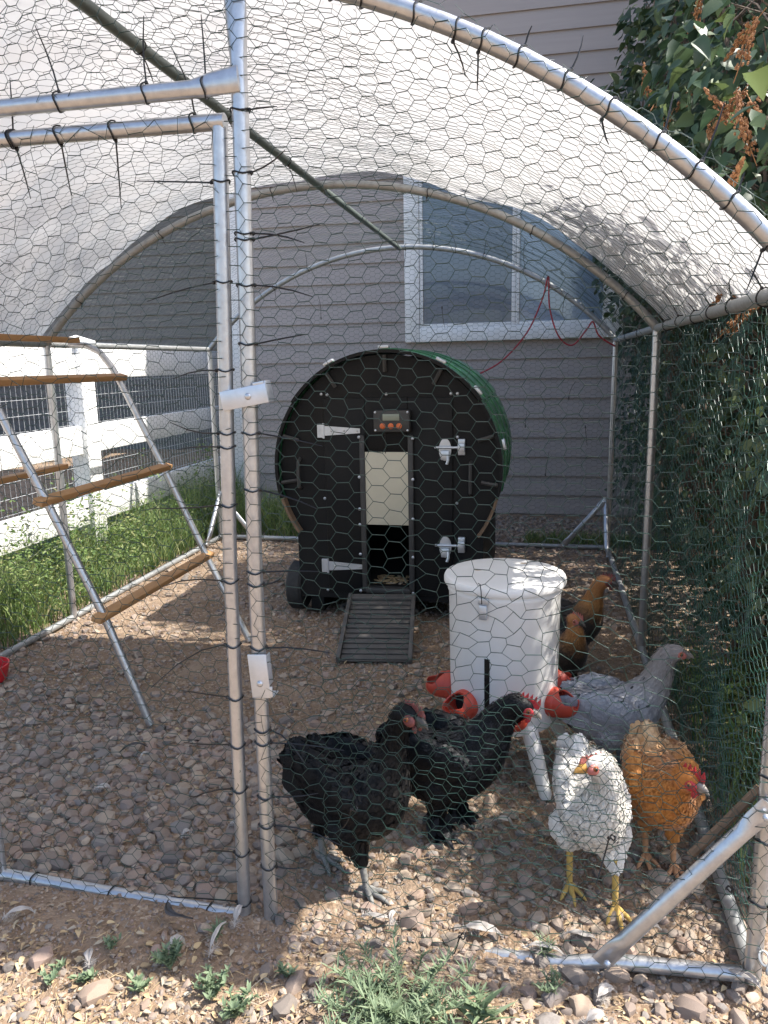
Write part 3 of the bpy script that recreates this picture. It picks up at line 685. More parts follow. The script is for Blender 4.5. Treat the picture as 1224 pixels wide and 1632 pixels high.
for x in (-.25, -.003, .2, .332): zip_tie((x, YF-.012, 1.926), (1,0,0), .0175, (zr.uniform(-.5,.1), .1, 1), zr.uniform(.08, .13))
for x in (-.3, -.069, .207): zip_tie((x, YF, float(np.interp(x, [-.4, .31], [.016, -.012]))), (1,0,0), .0165, (.1, -.6, -.3 if x < .1 else -.1), .05 if x < .1 else .12, parent=door)
for a in (.28, .31, .36, .40, .425, .46, .505, .55, .60, .64, .68, .73, .78):
    s_ = a*1.09; zip_tie(arc_pt(s_, YF), (math.cos(s_), 0, -math.sin(s_)), .0185, (zr.uniform(-.3,.6), .1, zr.choice((1, 1, -1))), zr.uniform(.03, .1))
for a in (-.7, -.42, -.12, .25, .5, .75): zip_tie(arc_pt(a, YM), (math.cos(a), 0, -math.sin(a)), .0185, (.2, -.3, -1), .03)
for a in (-.6, -.5, -.35, .02, .12, .2, .3, .45, .62): zip_tie(arc_pt(a, YR), (math.cos(a), 0, -math.sin(a)), .0185, (zr.uniform(-.3,.3), -.3, zr.choice((-1, 1))), zr.uniform(.06, .16))
for y in (1.9, 2.2, 2.45, 2.7, 3.0, 3.3, 4.2, 4.8): zip_tie((HW, y, HE), (0,1,0), .0185, (-.3, .1, zr.choice((1, .6, -.8))), zr.uniform(.03, .12))
for z in (.2, .35, .5, .9, 1.2): zip_tie((HW, YF, z), (0,0,1), .0185, (.6, -.6, .2), .05)
for (x, y, z, L) in ((1.19, YF-.02, .33, .115), (1.437, YF-.02, .235, .10), (.605, YF-.02, .335, .09), (.86, YF-.02, .03, .05)): zip_tie((x, y, z), (0, 0, 1), .004, (-.2 if x < 1.3 else .3, -.1, -1), L)
for (x, z) in ((.55, 1.05), (.9, .9), (1.2, 1.1), (1.32, .9), (1.05, .55), (-.6, 1.7), (.3, 1.75)): zip_tie((x, YR-.01, z), (1,0,0), .004, (.1, -.1, zr.choice((-1, 1))), zr.uniform(.08, .2))
for y in (1.95, 2.5, 3.1): zip_tie((0, y, HA-.012), (0,1,0), .016, (.4, .2, -1), zr.uniform(.04, .1))

# ---- tarp over the front bay
nu, nv = 150, 110
uu = np.linspace(-AH*AR*1.012, AH*AR*1.005, nu); vv = np.linspace(YF+.012, YM+.045, nv)
U, Vv = np.meshgrid(uu, vv)
wr = .007*np.sin(6*Vv+2.5*U+1.5*np.sin(2*U)) + .005*np.sin(15*Vv-4*U) + .0035*np.sin(31*Vv+9*U+2*np.sin(5*U)) + .006*np.sin(4*U+9*Vv)*np.exp(-((U+.9)/.5)**2)
wr = wr + .012*np.exp(-((U+.75)/.55)**2)*np.sin(11*Vv+5*U)*np.clip((Vv-YF)*2, 0, 1) + .010*np.exp(-((U+1.2)/.4)**2)*np.sin(17*Vv-6*U)
off = sag(U, Vv) + .014 + np.abs(wr) + .012*np.sin(pi*np.clip((Vv-YF)/2, 0, 1))
bl = np.clip((Vv-YF)/.35, 0, 1); bl = bl*bl*(3-2*bl); off = .004 + (off-.004)*bl
off = off + .03*np.clip((Vv-YM+.05)/.1, 0, 1)*(.5+.5*np.sin(U*7))
a = U/AR; rr = AR + off
TV = np.stack([rr*np.sin(a), Vv, AZ+rr*np.cos(a)], -1).reshape(-1,3)
ix = np.arange(nu*nv).reshape(nv, nu); F_ = np.stack([ix[:-1,:-1], ix[:-1,1:], ix[1:,1:], ix[1:,:-1]], -1).reshape(-1,4)
tarp = npmesh('tarp', TV, F_, tarp_m, smooth=True)
tag(tarp, 'white tarp stretched over the arched front half of the run', 'tarp')

# ------------------------------------------------------------------ coop
CXc, CZc, CR, CY0 = .224, .825, .60, 3.85
coop = tag(empty('chicken_coop', (CXc, CY0, 0)), 'round black plastic chicken coop with green roof and cream sliding hatch', 'coop')
C0 = Vector((CXc, CY0, 0))
def cp(name, mat, fn, parent=coop, **k): return hb(name, mat, fn, parent=parent, off=C0, **k)
def arcband(m, r0, r1, a0, a1, y0, y1, n=40):
    vs = []; 
    for i in range(n+1):
        a = math.radians(a0+(a1-a0)*i/n)
        for (r, y) in ((r0, y0), (r1, y0), (r1, y1), (r0, y1)): vs.append((CXc+r*math.cos(a), y, CZc+r*math.sin(a)))
    fs = [(4*i+j, 4*i+(j+1) % 4, 4*i+4+(j+1) % 4, 4*i+4+j) for i in range(n) for j in range(4)] + [(3,2,1,0), (4*n, 4*n+1, 4*n+2, 4*n+3)]
    m.add(vs, fs)
for (a0, a1, r) in ((-14, 36, .592), (144, 196, .592), (35, 145, .600)):
    o = cp('roof_panel', green_pl, lambda m: arcband(m, r, r+.012, a0, a1, CY0, 5.0))
    cp('rim', black_pl, lambda m: arcband(m, r-.004, r+.0125, a0+.3, a1-.3, CY0-.004, CY0+.022), parent=o)
    for k_ in range(3): cp('ridge', green_pl, lambda m: arcband(m, r+.0121, r+.020, a0+.5, a1-.5, CY0+.2+.3*k_, CY0+.24+.3*k_), parent=o)
for (a0, a1) in ((196.5, 216), (-36, -14.5)):
    cp('rim_strip', wood_grey, lambda m: arcband(m, .588, .603, a0, a1, CY0, CY0+.10))
def zrange(x):
    dx_ = abs(x-CXc); h_ = math.sqrt(max(.587**2-dx_*dx_, 0)); return (.10 if dx_ < .5041 else CZc-h_), CZc+h_
def face_fn(m):
    xs_ = sorted(set([round(CXc+.587*math.sin(t_), 5) for t_ in np.linspace(-pi/2, pi/2, 61)] + [.112, .338, CXc-.504, CXc+.504]))
    for a_, b_ in zip(xs_[:-1], xs_[1:]):
        la, ha = zrange(a_+1e-6); lb, hb2 = zrange(b_-1e-6)
        segs = [(la, ha, lb, hb2)]
        if a_ > .111 and b_ < .339: segs = [(la, .18, lb, .18), (.91, ha, .91, hb2)]
        for (p, q, r, s_) in segs:
            m.add([(a_,3.90,p),(b_,3.90,r),(b_,3.90,s_),(a_,3.90,q),(a_,3.93,p),(b_,3.93,r),(b_,3.93,s_),(a_,3.93,q)], [(0,1,2,3),(7,6,5,4),(0,4,5,1),(3,2,6,7)])
cp('front_wall', black_pl, face_fn, smooth=False)
for x_ in (CXc-.504, CXc+.48): cp('side_wall', black_pl, lambda m: m.box(x_, x_+.024, 3.931, 5.0, .10, .56), smooth=False)
cp('rear_wall', black_pl, lambda m: m.lathe([(.589, 0), (.589, .03)], 48, Matrix.Translation((CXc, 5.0, CZc)) @ Matrix.Rotation(-pi/2, 4, 'X')), smooth=False)
cp('rear_panel', black_pl, lambda m: m.box(CXc-.504, CXc+.504, 5.001, 5.02, .10, .56), smooth=False)
cp('floor', dark_in, lambda m: m.box(CXc-.48, CXc+.48, 3.931, 5.0, .12, .165), smooth=False)
# big front door panel built round the hatch
def door_panel(m):
    y0, y1 = 3.886, 3.8995
    m.bbox(-.113, .1115, y0, y1, .135, 1.192, .006); m.bbox(.3385, .572, y0, y1, .135, 1.192, .006); m.bbox(.1120, .338, y0, y1, .925, 1.192, .003)
dpn = cp('access_door', black_pl, door_panel)
cp('door_guide', dkgrey, lambda m: m.bbox(.082, .110, 3.868, 3.8855, .15, 1.0, .004), parent=dpn)
cp('door_guide', dkgrey, lambda m: m.bbox(.340, .368, 3.868, 3.8855, .15, 1.0, .004), parent=dpn)
cp('hatch', cream, lambda m: m.bbox(.1105, .3395, 3.874, 3.879, .523, .912, .0015), parent=dpn)
cp('cord', zip_m, lambda m: m.tube([(.222, 3.872, .905), (.223, 3.87, .96), (.222, 3.866, 1.02)], .002, 5), parent=dpn)
cp('sill', dkgrey, lambda m: m.bbox(.105, .345, 3.85, 3.90, .15, .178, .004))
cp('bedding', litter_m, lambda m: [m.ball((.225+zr.uniform(-.1,.1), 3.94+zr.uniform(0,.2), .168), (.03, .01, .006), 6, 4, Matrix.Rotation(zr.uniform(0,3), 3, 'Z')) for _ in range(40)])
for (x, z) in [(-.124,1.213),(-.092,1.21),(.226,1.209),(.562,1.209),(.595,1.209),(.082,.99),(.079,.779),(.077,.608),(.076,.523),(.075,.36),(.072,.155),(.367,.984),(.366,.77),(.364,.56),(.362,.352),(.36,.152),(-.123,.656),(-.122,.143),(.592,.643),(.595,.988)]:
    fx = 3.884 if (-.113 < x < .572 and z < 1.19) else 3.899
    if abs(x-.08) < .02 or abs(x-.365) < .02: fx = 3.867 if z < 1.0 else fx
    cp('screw', zinc, lambda m: m.ball((x, fx, z), (.0085, .005, .0085), 8, 5))
for z0 in (1.022, .285):
    o = cp('hinge', zinc, lambda m: (m.bbox(-.148, -.116, 3.882, 3.8995 if False else 3.899, z0-.037, z0+.037, .002), m.add([(-.110,3.882,z0-.026),(.085,3.882,z0-.012),(.085,3.882,z0+.012),(-.110,3.882,z0+.026),(-.110,3.8855,z0-.026),(.085,3.8855,z0-.012),(.085,3.8855,z0+.012),(-.110,3.8855,z0+.026)],
        [(0,1,2,3),(7,6,5,4),(0,4,5,1),(1,5,6,2),(2,6,7,3),(3,7,4,0)]), m.tube([(-.113, 3.884, z0-.04), (-.113, 3.884, z0+.04)], .006, 8)), smooth=False)
    for q in (-.07, .0, .07): cp('screw', galv, lambda m: m.ball((q, 3.881, z0), (.006, .003, .006), 8, 4), parent=o)
for z0 in (.925, .41):
    def lf(m):
        vs = [(.533+.032*math.cos(2*pi*i/20), 3.880, z0+.058*math.sin(2*pi*i/20)) for i in range(20)]
        m.add(vs + [(a_, 3.8855, c_) for a_, b_, c_ in vs], [tuple(range(20)), tuple(range(39, 19, -1))] + [(i, i+20, (i+1) % 20+20, (i+1) % 20) for i in range(20)])
        m.tube([(.480, 3.868, z0+.012), (.635, 3.868, z0+.012)], .007, 8)
        m.bbox(.512, .556, 3.862, 3.8795, z0-.052, z0-.004, .004); m.tube([(.55, 3.86, z0-.02), (.552, 3.852, z0-.05), (.545, 3.85, z0-.072)], .008, 8)
    o = cp('bolt_latch', zinc, lf)
    cp('keeper', zinc, lambda m: (m.bbox(.600, .636, 3.876, 3.899, z0-.028, z0+.005, .003), m.bbox(.600, .636, 3.876, 3.899, z0+.020, z0+.055, .003), m.bbox(.600, .636, 3.858, 3.8755, z0-.01, z0+.034, .004)), parent=o)
cb = cp('control_box', dkgrey, lambda m: m.bbox(.168, .358, 3.835, 3.885, 1.018, 1.130, .008))
cp('display', lcd, lambda m: m.bbox(.218, .305, 3.831, 3.8345, 1.078, 1.112, .0015), parent=cb)
for q in (.217, .260, .303): cp('button', btn, lambda m: m.ball((q, 3.834, 1.050), (.0155, .006, .0155), 14, 6), parent=cb)
for (a_, b_) in ((.179, 1.028), (.347, 1.028), (.179, 1.12), (.347, 1.12)): cp('screw', zinc, lambda m: m.ball((a_, 3.834, b_), (.0065, .003, .0065), 8, 4), parent=cb)
for a_ in (90, 122, 60, 163, 17, 188, -8):
    t_ = math.radians(a_); cp('bracket', dkgrey, lambda m: m.tube([(CXc+.586*math.cos(t_), 3.872, CZc+.586*math.sin(t_)), (CXc+.50*math.cos(t_), 3.886, CZc+.50*math.sin(t_))], .011, 6))
for (x, z0, z1) in ((-.255, .71, .87), (.665, .69, .86)):
    cp('handle', dkgrey, lambda m: m.tube([(x, 3.90, z0), (x, 3.868, z0+.012), (x, 3.86, (z0+z1)/2), (x, 3.868, z1-.012), (x, 3.90, z1)], .010, 8))
for (a_, ) in ((90,), (118,), (62,), (40,), (12,)):
    t_ = math.radians(a_); q = Vector((CXc+.622*math.cos(t_), CY0+.02, CZc+.622*math.sin(t_)))
    cp('roof_clip', zinc, lambda m: m.bbox(-.028, .028, -.02, .02, -.006, .010, .004, Matrix.Translation(q) @ Matrix.Rotation(pi/2-t_, 4, 'Y')))
for x in (-.36, .735):
    o = cp('wheel', rubber, lambda m: m.lathe([(.075, 0), (.125, 0), (.137, .012), (.137, .072), (.125, .085), (.075, .085)], 28, Matrix.Translation((x, 4.0, .135)) @ Matrix.Rotation(pi/2, 4, 'Y')))
    cp('hub', dkgrey, lambda m: m.lathe([(.02, .006), (.074, .015), (.074, .07), (.02, .079)], 20, Matrix.Translation((x, 4.0, .135)) @ Matrix.Rotation(pi/2, 4, 'Y')), parent=o)
for x_ in (-.24, .60): cp('skid', black_pl, lambda m: m.bbox(x_, x_+.08, 3.95, 5.0, .0, .0995, .008))
# ramp
RM = Matrix.Translation((.205, 3.80, .150)) @ Matrix.Rotation(math.radians(7.5), 4, 'Z') @ Matrix.Rotation(math.atan2(-.140, -.55)+pi, 4, 'X')
ramp = cp('ramp', ramp_m, lambda m: (m.bbox(-.178, -.158, -.57, 0, -.012, .022, .003, RM), m.bbox(.158, .178, -.57, 0, -.012, .022, .003, RM), m.bbox(-.1575, .1575, -.045, .0, -.008, .016, .003, RM), m.bbox(-.1575, .1575, -.565, -.02, -.008, -.002, .001, RM)))
for k_ in range(12): cp('slat', ramp_m, lambda m: m.bbox(-.1570, .1570, -.56+.043*k_, -.56+.043*k_+.030, -.0015, .006, .002, RM), parent=ramp)

# ------------------------------------------------------------------ feeder
FC = Vector((.908, 2.465, 0))
feeder = tag(empty('poultry_feeder', FC), 'white barrel feeder on splayed legs with orange red scoop ports', 'feeder')
def fp(name, mat, fn, parent=feeder, **k):
    mb = MB(); fn(mb); return mb.build(name, mat, parent, **k)
BR = .184
fp('barrel', feeder_pl, lambda m: m.lathe([(.04, .178), (.15, .173), (.172, .178), (.1785, .195), (BR, .62), (BR+.004, .628), (BR+.004, .640), (BR, .645), (BR, .655)], 64))
lid = fp('lid', feeder_pl, lambda m: m.lathe([(.19, .652), (.198, .650), (.2005, .655), (.2005, .668), (.197, .676), (.188, .679), (.15, .676), (.02, .679)], 64))
fp('spot', M('rusty_stain', (.45, .33, .2), .7, var=(.6, .5, .4), vscale=40), lambda m: (m.ball((-.09, .02, .678), (.012, .006, .0012), 8, 4), m.ball((.06, .13, .678), (.015, .005, .0012), 8, 4)), parent=lid)
def radial(a_, r, z): return Matrix.Translation((r*math.cos(a_), r*math.sin(a_), z)) @ Matrix.Rotation(a_, 4, 'Z')
# level window
def win_fn(m):
    a0 = math.radians(-104); vs = []
    for i in range(5):
        a_ = a0 + (i-2)*.024
        for (z, r) in ((.232, .1790), (.442, .1832)): vs.append(((r)*math.cos(a_), r*math.sin(a_), z))
    for i in range(5):
        a_ = a0 + (i-2)*.024
        for (z, r) in ((.232, .170), (.442, .174)): vs.append(((r)*math.cos(a_), r*math.sin(a_), z))
    fs = [(2*i, 2*i+2, 2*i+3, 2*i+1) for i in range(4)] + [(1, 3, 13, 11), (0, 10, 12, 2), (0, 1, 11, 10), (8, 18, 19, 9)]
    m.add(vs, fs)
fp('level_window', M('smoked_window', (.01, .01, .011), .2, var=(.03, .025, .02), vscale=8), win_fn)
def port_mb():
    m = MB(); Mx = Matrix.Rotation(pi/2, 4, 'Y')
    # collar against the barrel (axis along +x)
    m.lathe([(.030, -.01), (.041, -.01), (.044, .002), (.044, .014), (.040, .020), (.034, .020), (.034, .0), (.030, -.01)], 28, Mx, closed=True)
    # scoop: lower shell of a swelling tube that turns up at the end, open on top
    nu_, nv_ = 12, 18; vs = []
    for sgn in (1.0, .90):
        for i in range(nu_+1):
            t_ = i/nu_; x = .016 + .062*math.sin(t_*pi/2)
            r = .0405*math.cos(t_*pi/2*.93)**.62 * sgn + .001
            for j in range(nv_+1):
                half = math.radians(178 - 70*min(1, t_*2.6))         # opening grows away from the collar
                a_ = -pi/2 + half*(2*j/nv_-1)
                vs.append((x*(1 if sgn == 1 else .985), r*math.cos(a_), r*math.sin(a_) + .006*t_))
    K = (nu_+1)*(nv_+1); fs = []
    q = lambda i, j: i*(nv_+1)+j
    for i in range(nu_):
        for j in range(nv_):
            fs.append((q(i,j), q(i+1,j), q(i+1,j+1), q(i,j+1))); fs.append((K+q(i,j), K+q(i,j+1), K+q(i+1,j+1), K+q(i+1,j)))
    for i in range(nu_):
        for j in (0, nv_): fs.append((q(i,j), K+q(i,j), K+q(i+1,j), q(i+1,j)))
    fs += [(q(nu_,j), q(nu_,j+1), K+q(nu_,j+1), K+q(nu_,j)) for j in range(nv_)]
    m.add(vs, fs)
    return m
pme = port_mb().build('scoop_port', orange_pl, feeder); pdata = pme.data; bpy.data.objects.remove(pme)
hole = MB().lathe([(.033, .006), (.033, .012)], 20, Matrix.Rotation(pi/2, 4, 'Y')).build('port_hole', dark_in, None); hdata = hole.data; bpy.data.objects.remove(hole)
for a_ in (-78, -129, -180, 129, 78, 27, -25):
    o = link('scoop_port', pdata, feeder); o.matrix_basis = radial(math.radians(a_), .178, .268); o.scale = (1.12,)*3
    link('port_hole', hdata, o)
for a_ in (-56, 34, 124, -146):
    t_ = math.radians(a_); c_, s_ = math.cos(t_), math.sin(t_)
    fp('leg', white_pl, lambda m: m.tube([(.158*c_, .158*s_, .20), (.205*c_, .205*s_, .12), (.262*c_, .262*s_, .012), (.266*c_, .266*s_, .0)], [.027, .025, .020, .014], 12))
o = fp('clasp', zinc, lambda m: (m.bbox(-.013, .013, -BR-.016, -BR-.0035, .575, .622, .003, Matrix.Rotation(math.radians(-17), 4, 'Z')), m.bbox(-.017, .017, -BR-.012, -BR-.006, .623, .645, .002, Matrix.Rotation(math.radians(-17), 4, 'Z'))))
fp('wire_loop', zip_m, lambda m: m.tube([(-.075, -.150, .682), (-.066, -.19, .69), (-.062, -.203, .672), (-.060, -.2, .63)], .0016, 5), parent=o)

# ------------------------------------------------------------------ perch frame
roost = tag(empty('roosting_frame', (-.45, 2.97, 0)), 'metal tube roosting frame with wooden perches leaning on the left side', 'perch')
Q0 = Vector((-.45, 2.97, 0))
def qp(name, mat, fn, **k): return hb(name, mat, fn, parent=roost, off=Q0, **k)
for y, fx in ((2.508, -.452), (3.433, -.406)):
    qp('rail', galv, lambda m: m.tube([(fx, y, 0), (-.605, y, .424), (-.80, y, .866), (-.995, y, 1.28), (-1.045, y, 1.375), (-1.10, y, 1.445), (-1.17, y, 1.478), (-1.26, y, 1.485)], .0155, 12))
    if y < 3: qp('rear_leg', galv, lambda m: m.tube([(-1.26, y-(.12 if y > 3 else -.05), 1.485), (-1.34, y-(.12 if y > 3 else -.05), 1.40), (-1.42, y-(.12 if y > 3 else -.05), .0)], .0155, 12))
for (x, z, a_) in ((-.607, .440, .30), (-.802, .884, .30), (-1.008, 1.325, .30), (-1.20, 1.503, 0)):
    qp('perch', wood, lambda m: m.bbox(-.021, .021, 2.45, 3.475 if z < 1.4 else 3.40, -.013, .013, .003, Matrix.Translation((x, 0, z)) @ Matrix.Rotation(a_, 4, 'Y')))
qp('perch', wood, lambda m: m.bbox(-1.40, -1.35, 2.42, 3.46, .866, .892, .003))

# ------------------------------------------------------------------ cable, bowl, stick, chain
cab = MB()
def spline(pts, n=8):
    pts = [Vector(p) for p in pts]; out = []
    for i in range(len(pts)-1):
        p0, p1, p2, p3 = pts[max(i-1,0)], pts[i], pts[i+1], pts[min(i+2,len(pts)-1)]
        for k in range(n):
            t = k/n; out.append(.5*((2*p1)+(-p0+p2)*t+(2*p0-5*p1+4*p2-p3)*t*t+(-p0+3*p1-3*p2+p3)*t**3))
    return out+[pts[-1]]
cab.tube(spline([(x, YR-.045, z) for x, z in [(.40,1.20),(.554,1.271),(.731,1.369),(.902,1.559),(1.005,1.789),(1.04,1.933),(1.053,1.724),(1.117,1.532),(1.212,1.466),(1.306,1.57),(1.346,1.619),(1.39,1.525),(1.50,1.451)]]), .006, 6)
tag(cab.build('power_cable', red_cable), 'red cable looping along the rear wire from window to coop', 'cable')
bw = MB(); bw.lathe([(.05, 0), (.075, .005), (.095, .085), (.10, .085), (.10, .078), (.098, .07), (.082, .012), (.05, .010)], 28, closed=False)
tag(bw.build('drinker_bowl', red_pl, loc=(-1.385, 2.76, .0)), 'red plastic bowl at the left edge near the wire', 'bowl')
st = MB(); st.tube([(1.36, YF+.012, .285), (1.43, YF+.012, .375), (1.49, YF+.012, .462)], [.009, .011, .010], 7)
tag(st.build('wooden_stick', wood_grey), 'thin brown wooden stick wedged behind the front corner brace', 'stick')
ch = MB()
def torus(m, c, R_, r, mt):
    m.tube([Vector(c)+mt @ Vector((R_*math.cos(2*pi*i/14), 1.5*R_*math.sin(2*pi*i/14), 0)) for i in range(15)], r, 6, False)
for i in range(6): torus(ch, (1.515+.008*i, 1.565-.012*i, .085-.014*i), .010, .0028, (Matrix.Rotation(pi/2*(i % 2), 3, 'Y') @ Matrix.Rotation(.6, 3, 'X')))
tag(ch.build('chain', galv_dull), 'short steel chain hanging at the foot of the right corner post', 'chain')

# ------------------------------------------------------------------ hens
skin_red = M('red_comb_skin', (.42, .022, .03), .5, var=(.30, .02, .03), vscale=60, bump=.3, bscale=220)
skin_dull = M('dull_red_face_skin', (.20, .055, .05), .55, var=(.12, .04, .04), vscale=60, bump=.3, bscale=220)
skin_pink = M('pink_face_skin', (.48, .16, .13), .55, var=(.40, .12, .10), vscale=60, bump=.25, bscale=220)
eye_m = M('amber_eye', (.28, .09, .02), .12, var=(.22, .06, .015), vscale=100)
pup_m = M('pupil', (.004, .004, .004), .08, var=(.006, .005, .005), vscale=100)
beak_y = M('yellow_beak', (.55, .30, .07), .4, var=(.48, .25, .06), vscale=40)
beak_g = M('grey_horn_beak', (.22, .20, .18), .4, var=(.30, .26, .22), vscale=50)
beak_d = M('dark_beak', (.05, .045, .04), .4, var=(.12, .1, .08), vscale=50)
def plumage(name, rough, sheen, spec):
    m = M(name, (.5,.5,.5), rough, attr='Col', sheen=sheen, spec=spec, bump=.25, bscale=160); return m
plum = plumage('plumage', .62, .25, .3); plum_black = plumage('black_plumage', .5, .0, .18)

def lerp(a, b_, t): return a + (b_-a)*t
# spine: x, y, z, half width, half height, (head first)
STAND = [(.150,0,.405,.021,.024),(.128,0,.393,.024,.027),(.112,0,.362,.024,.029),(.104,0,.325,.030,.038),(.094,0,.283,.045,.052),(.075,0,.238,.065,.070),(.042,0,.205,.081,.083),(-.01,0,.190,.087,.085),(-.06,0,.190,.078,.078),(-.10,0,.205,.060,.064),(-.135,0,.238,.038,.052),(-.160,0,.272,.022,.042)]
def make_hen(name, label, loc, rz, S, spine, look, colfn, leg_col, beak, face, comb_h=.012, wattle=.012, comb_m=None, plm=plum, feathered_feet=False, feet=((.03,.045),(-.02,-.045)), tail_dir=(-.55,0,.83), tail_len=.10, seed=1, group='hens in the run', fl=1.0, leg_len=.085):
    r_ = np.random.default_rng(seed); rd = random.Random(seed)
    root = empty(name, (loc[0], loc[1], float(gz(loc[0], loc[1]))), rz); root.scale = (S, S, S)
    tag(root, label, 'hen', group)
    sp = np.array(spine, float); k = len(sp)
    tt = np.linspace(0, k-1, 64); SPN = np.stack([np.interp(tt, np.arange(k), sp[:,j]) for j in range(5)], -1)
    for _ in range(2):
        SPN[1:-1] = .25*SPN[:-2] + .5*SPN[1:-1] + .25*SPN[2:]
    tan = np.gradient(SPN[:,:3], axis=0); tan = unit(tan)
    mb = MB()
    for i in range(0, 64):
        t = Vector(tan[i]); a = Vector((0,1,0)); a = (a - t*a.dot(t)).normalized(); b_ = t.cross(a)
        mb.ball(SPN[i,:3], (SPN[i,3]*.8+.004, SPN[i,3], SPN[i,4]), 14, 9, Matrix((t, a, b_)).transposed())
    look = Vector(look).normalized(); hp = Vector(SPN[0,:3])
    sidev = Vector((0,0,1)).cross(look).normalized(); upv = look.cross(sidev)
    HM = Matrix((look, sidev, upv)).transposed()
    mb.ball(hp, (.030, .0225, .0245), 14, 9, HM); mb.ball(hp - look*.012 - upv*.003, (.026, .025, .027), 12, 8, HM)
    bc = SPN[30]; wk = SPN[38,3]/.085
    for s_ in (-1, 1):     # wings and thighs
        mb.ball((-.025, s_*.072*wk, .203 + (bc[2]-.195)), (.098, .020, .052), 14, 8, Matrix.Rotation(.18, 3, 'Y') @ Matrix.Rotation(s_*.06, 3, 'Z'))
        mb.ball((-.125, s_*.050*wk, .212 + (bc[2]-.195)), (.048, .014, .026), 12, 8, Matrix.Rotation(.10, 3, 'Y'))
    # legs
    Lp = []
    for s_, (fx_, fy_) in zip((1, -1), feet):
        hip = Vector((-.012+fx_*.4, fy_*.95, .148)); knee = Vector((fx_*.8+.012, fy_, leg_len+.012)); hock = Vector((fx_-.012, fy_, leg_len)); foot = Vector((fx_, fy_, .010))
        for j in range(9):
            t = j/8; q = hip.lerp(hock, t); mb.ball(q, lerp(.046, .0125 if not feathered_feet else .020, t**.85), 10, 7)
        Lp.append((hock, foot))
    tmp = mb.build('tmp', plm, None)
    md = tmp.modifiers.new('r', 'REMESH'); md.mode = 'VOXEL'; md.voxel_size = .0052
    m2 = tmp.modifiers.new('s', 'SMOOTH'); m2.factor = .5; m2.iterations = 9
    bpy.context.view_layer.update(); dg = bpy.context.evaluated_depsgraph_get()
    ev = bpy.data.meshes.new_from_object(tmp.evaluated_get(dg)); bpy.data.objects.remove(tmp)
    nv_ = len(ev.vertices); BV = np.zeros(nv_*3); ev.vertices.foreach_get('co', BV); BV = BV.reshape(-1,3)
    BF = [tuple(p.vertices) for p in ev.polygons]
    cen = np.zeros(len(BF)*3); ev.polygons.foreach_get('center', cen); cen = cen.reshape(-1,3)
    nrm = np.zeros(len(BF)*3); ev.polygons.foreach_get('normal', nrm); nrm = nrm.reshape(-1,3)
    area = np.zeros(len(BF)); ev.polygons.foreach_get('area', area)
    def spine_t(P):
        d2 = ((P[:,None,:]-SPN[None,:,:3])**2).sum(-1); i = d2.argmin(1); return i
    BC = np.zeros((nv_, 4)); BC[:,3] = 1
    bi = spine_t(BV); BC[:,:3] = colfn(bi/63., BV, np.full(nv_, .5))
    # scaly shanks and toes belong to the same body mesh
    lm = MB()
    for (hock, foot) in Lp:
        n_ = 14; pts = [hock.lerp(foot, j/(n_-1)) for j in range(n_)]
        lm.tube([hock+Vector((0,0,.02))]+pts, [.009]+[(.0078+.0006*(j % 2))*(1-.15*j/n_) for j in range(n_)], 8)
        for (an_, L_) in ((0, .062), (.62, .050), (-.62, .050), (pi-.15, .026)):
            dr = Vector((math.cos(an_), math.sin(an_), 0))
            pp = [foot + dr*L_*t + Vector((0,0, .004 - .010*t if t < .99 else -.009)) + Vector((0,0,.004*math.sin(pi*t*2.5)**2*(1-t))) for t in (0, .2, .4, .6, .8, 1.0)]
            lm.tube(pp, [.0075, .0066, .0062, .0056, .0048, .0018], 7)
    o_ = len(BV); V = np.concatenate([BV, np.array(lm.v)]); F_ = BF + [tuple(i+o_ for i in f) for f in lm.f]
    LC = np.tile(np.array([*leg_col, 1.]), (len(lm.v), 1)); LC[:,:3] *= r_.uniform(.75, 1.1, (len(lm.v), 1))
    me = bpy.data.meshes.new('body'); me.from_pydata(V.tolist(), [], F_); me.polygons.foreach_set('use_smooth', [True]*len(me.polygons))
    ca = me.color_attributes.new('Col', 'FLOAT_COLOR', 'POINT'); ca.data.foreach_set('color', np.concatenate([BC, LC]).ravel()); me.materials.append(plm)
    link('body', me, root)
    # feathers
    ti = spine_t(cen)/63.; NF = int(13000*fl)
    wgt = area*np.where(ti < .05, .5, np.where(ti < .3, 2.2, 1.0)); pick = r_.choice(len(cen), NF, p=wgt/wgt.sum())
    P = cen[pick] + r_.normal(0, .0018, (NF, 3)); Nn = unit(nrm[pick]); T = ti[pick]
    Dr = tan[(T*63).astype(int)].copy()
    thigh = (P[:,2] < .125) & (T > .3); Dr[thigh] = Dr[thigh]*.35 + np.array([0,0,-1.])
    br = (T > .28) & (T < .60) & ~thigh; Dr[br] += np.array([-.5, 0, -.25])
    Dr += r_.normal(0, .13, Dr.shape); Dr = unit(Dr - Nn*(Dr*Nn).sum(1, keepdims=True))
    wing = (np.abs(P[:,1]) > .058) & (T > .5) & (T < .95) & (P[:,2] > .15)
    Ln = np.interp(T, [0, .06, .25, .45, .7, 1], [.004, .006, .0105, .0125, .0140, .016])*r_.uniform(.75, 1.25, NF); Ln = np.where(wing, Ln*1.3, Ln); Ln = np.where(thigh, .015, Ln)
    Wn = Ln*np.where(T < .33, .34, .62)
    lift = np.interp(T, [0, .1, .5, 1], [.012, .014, .016, .018])
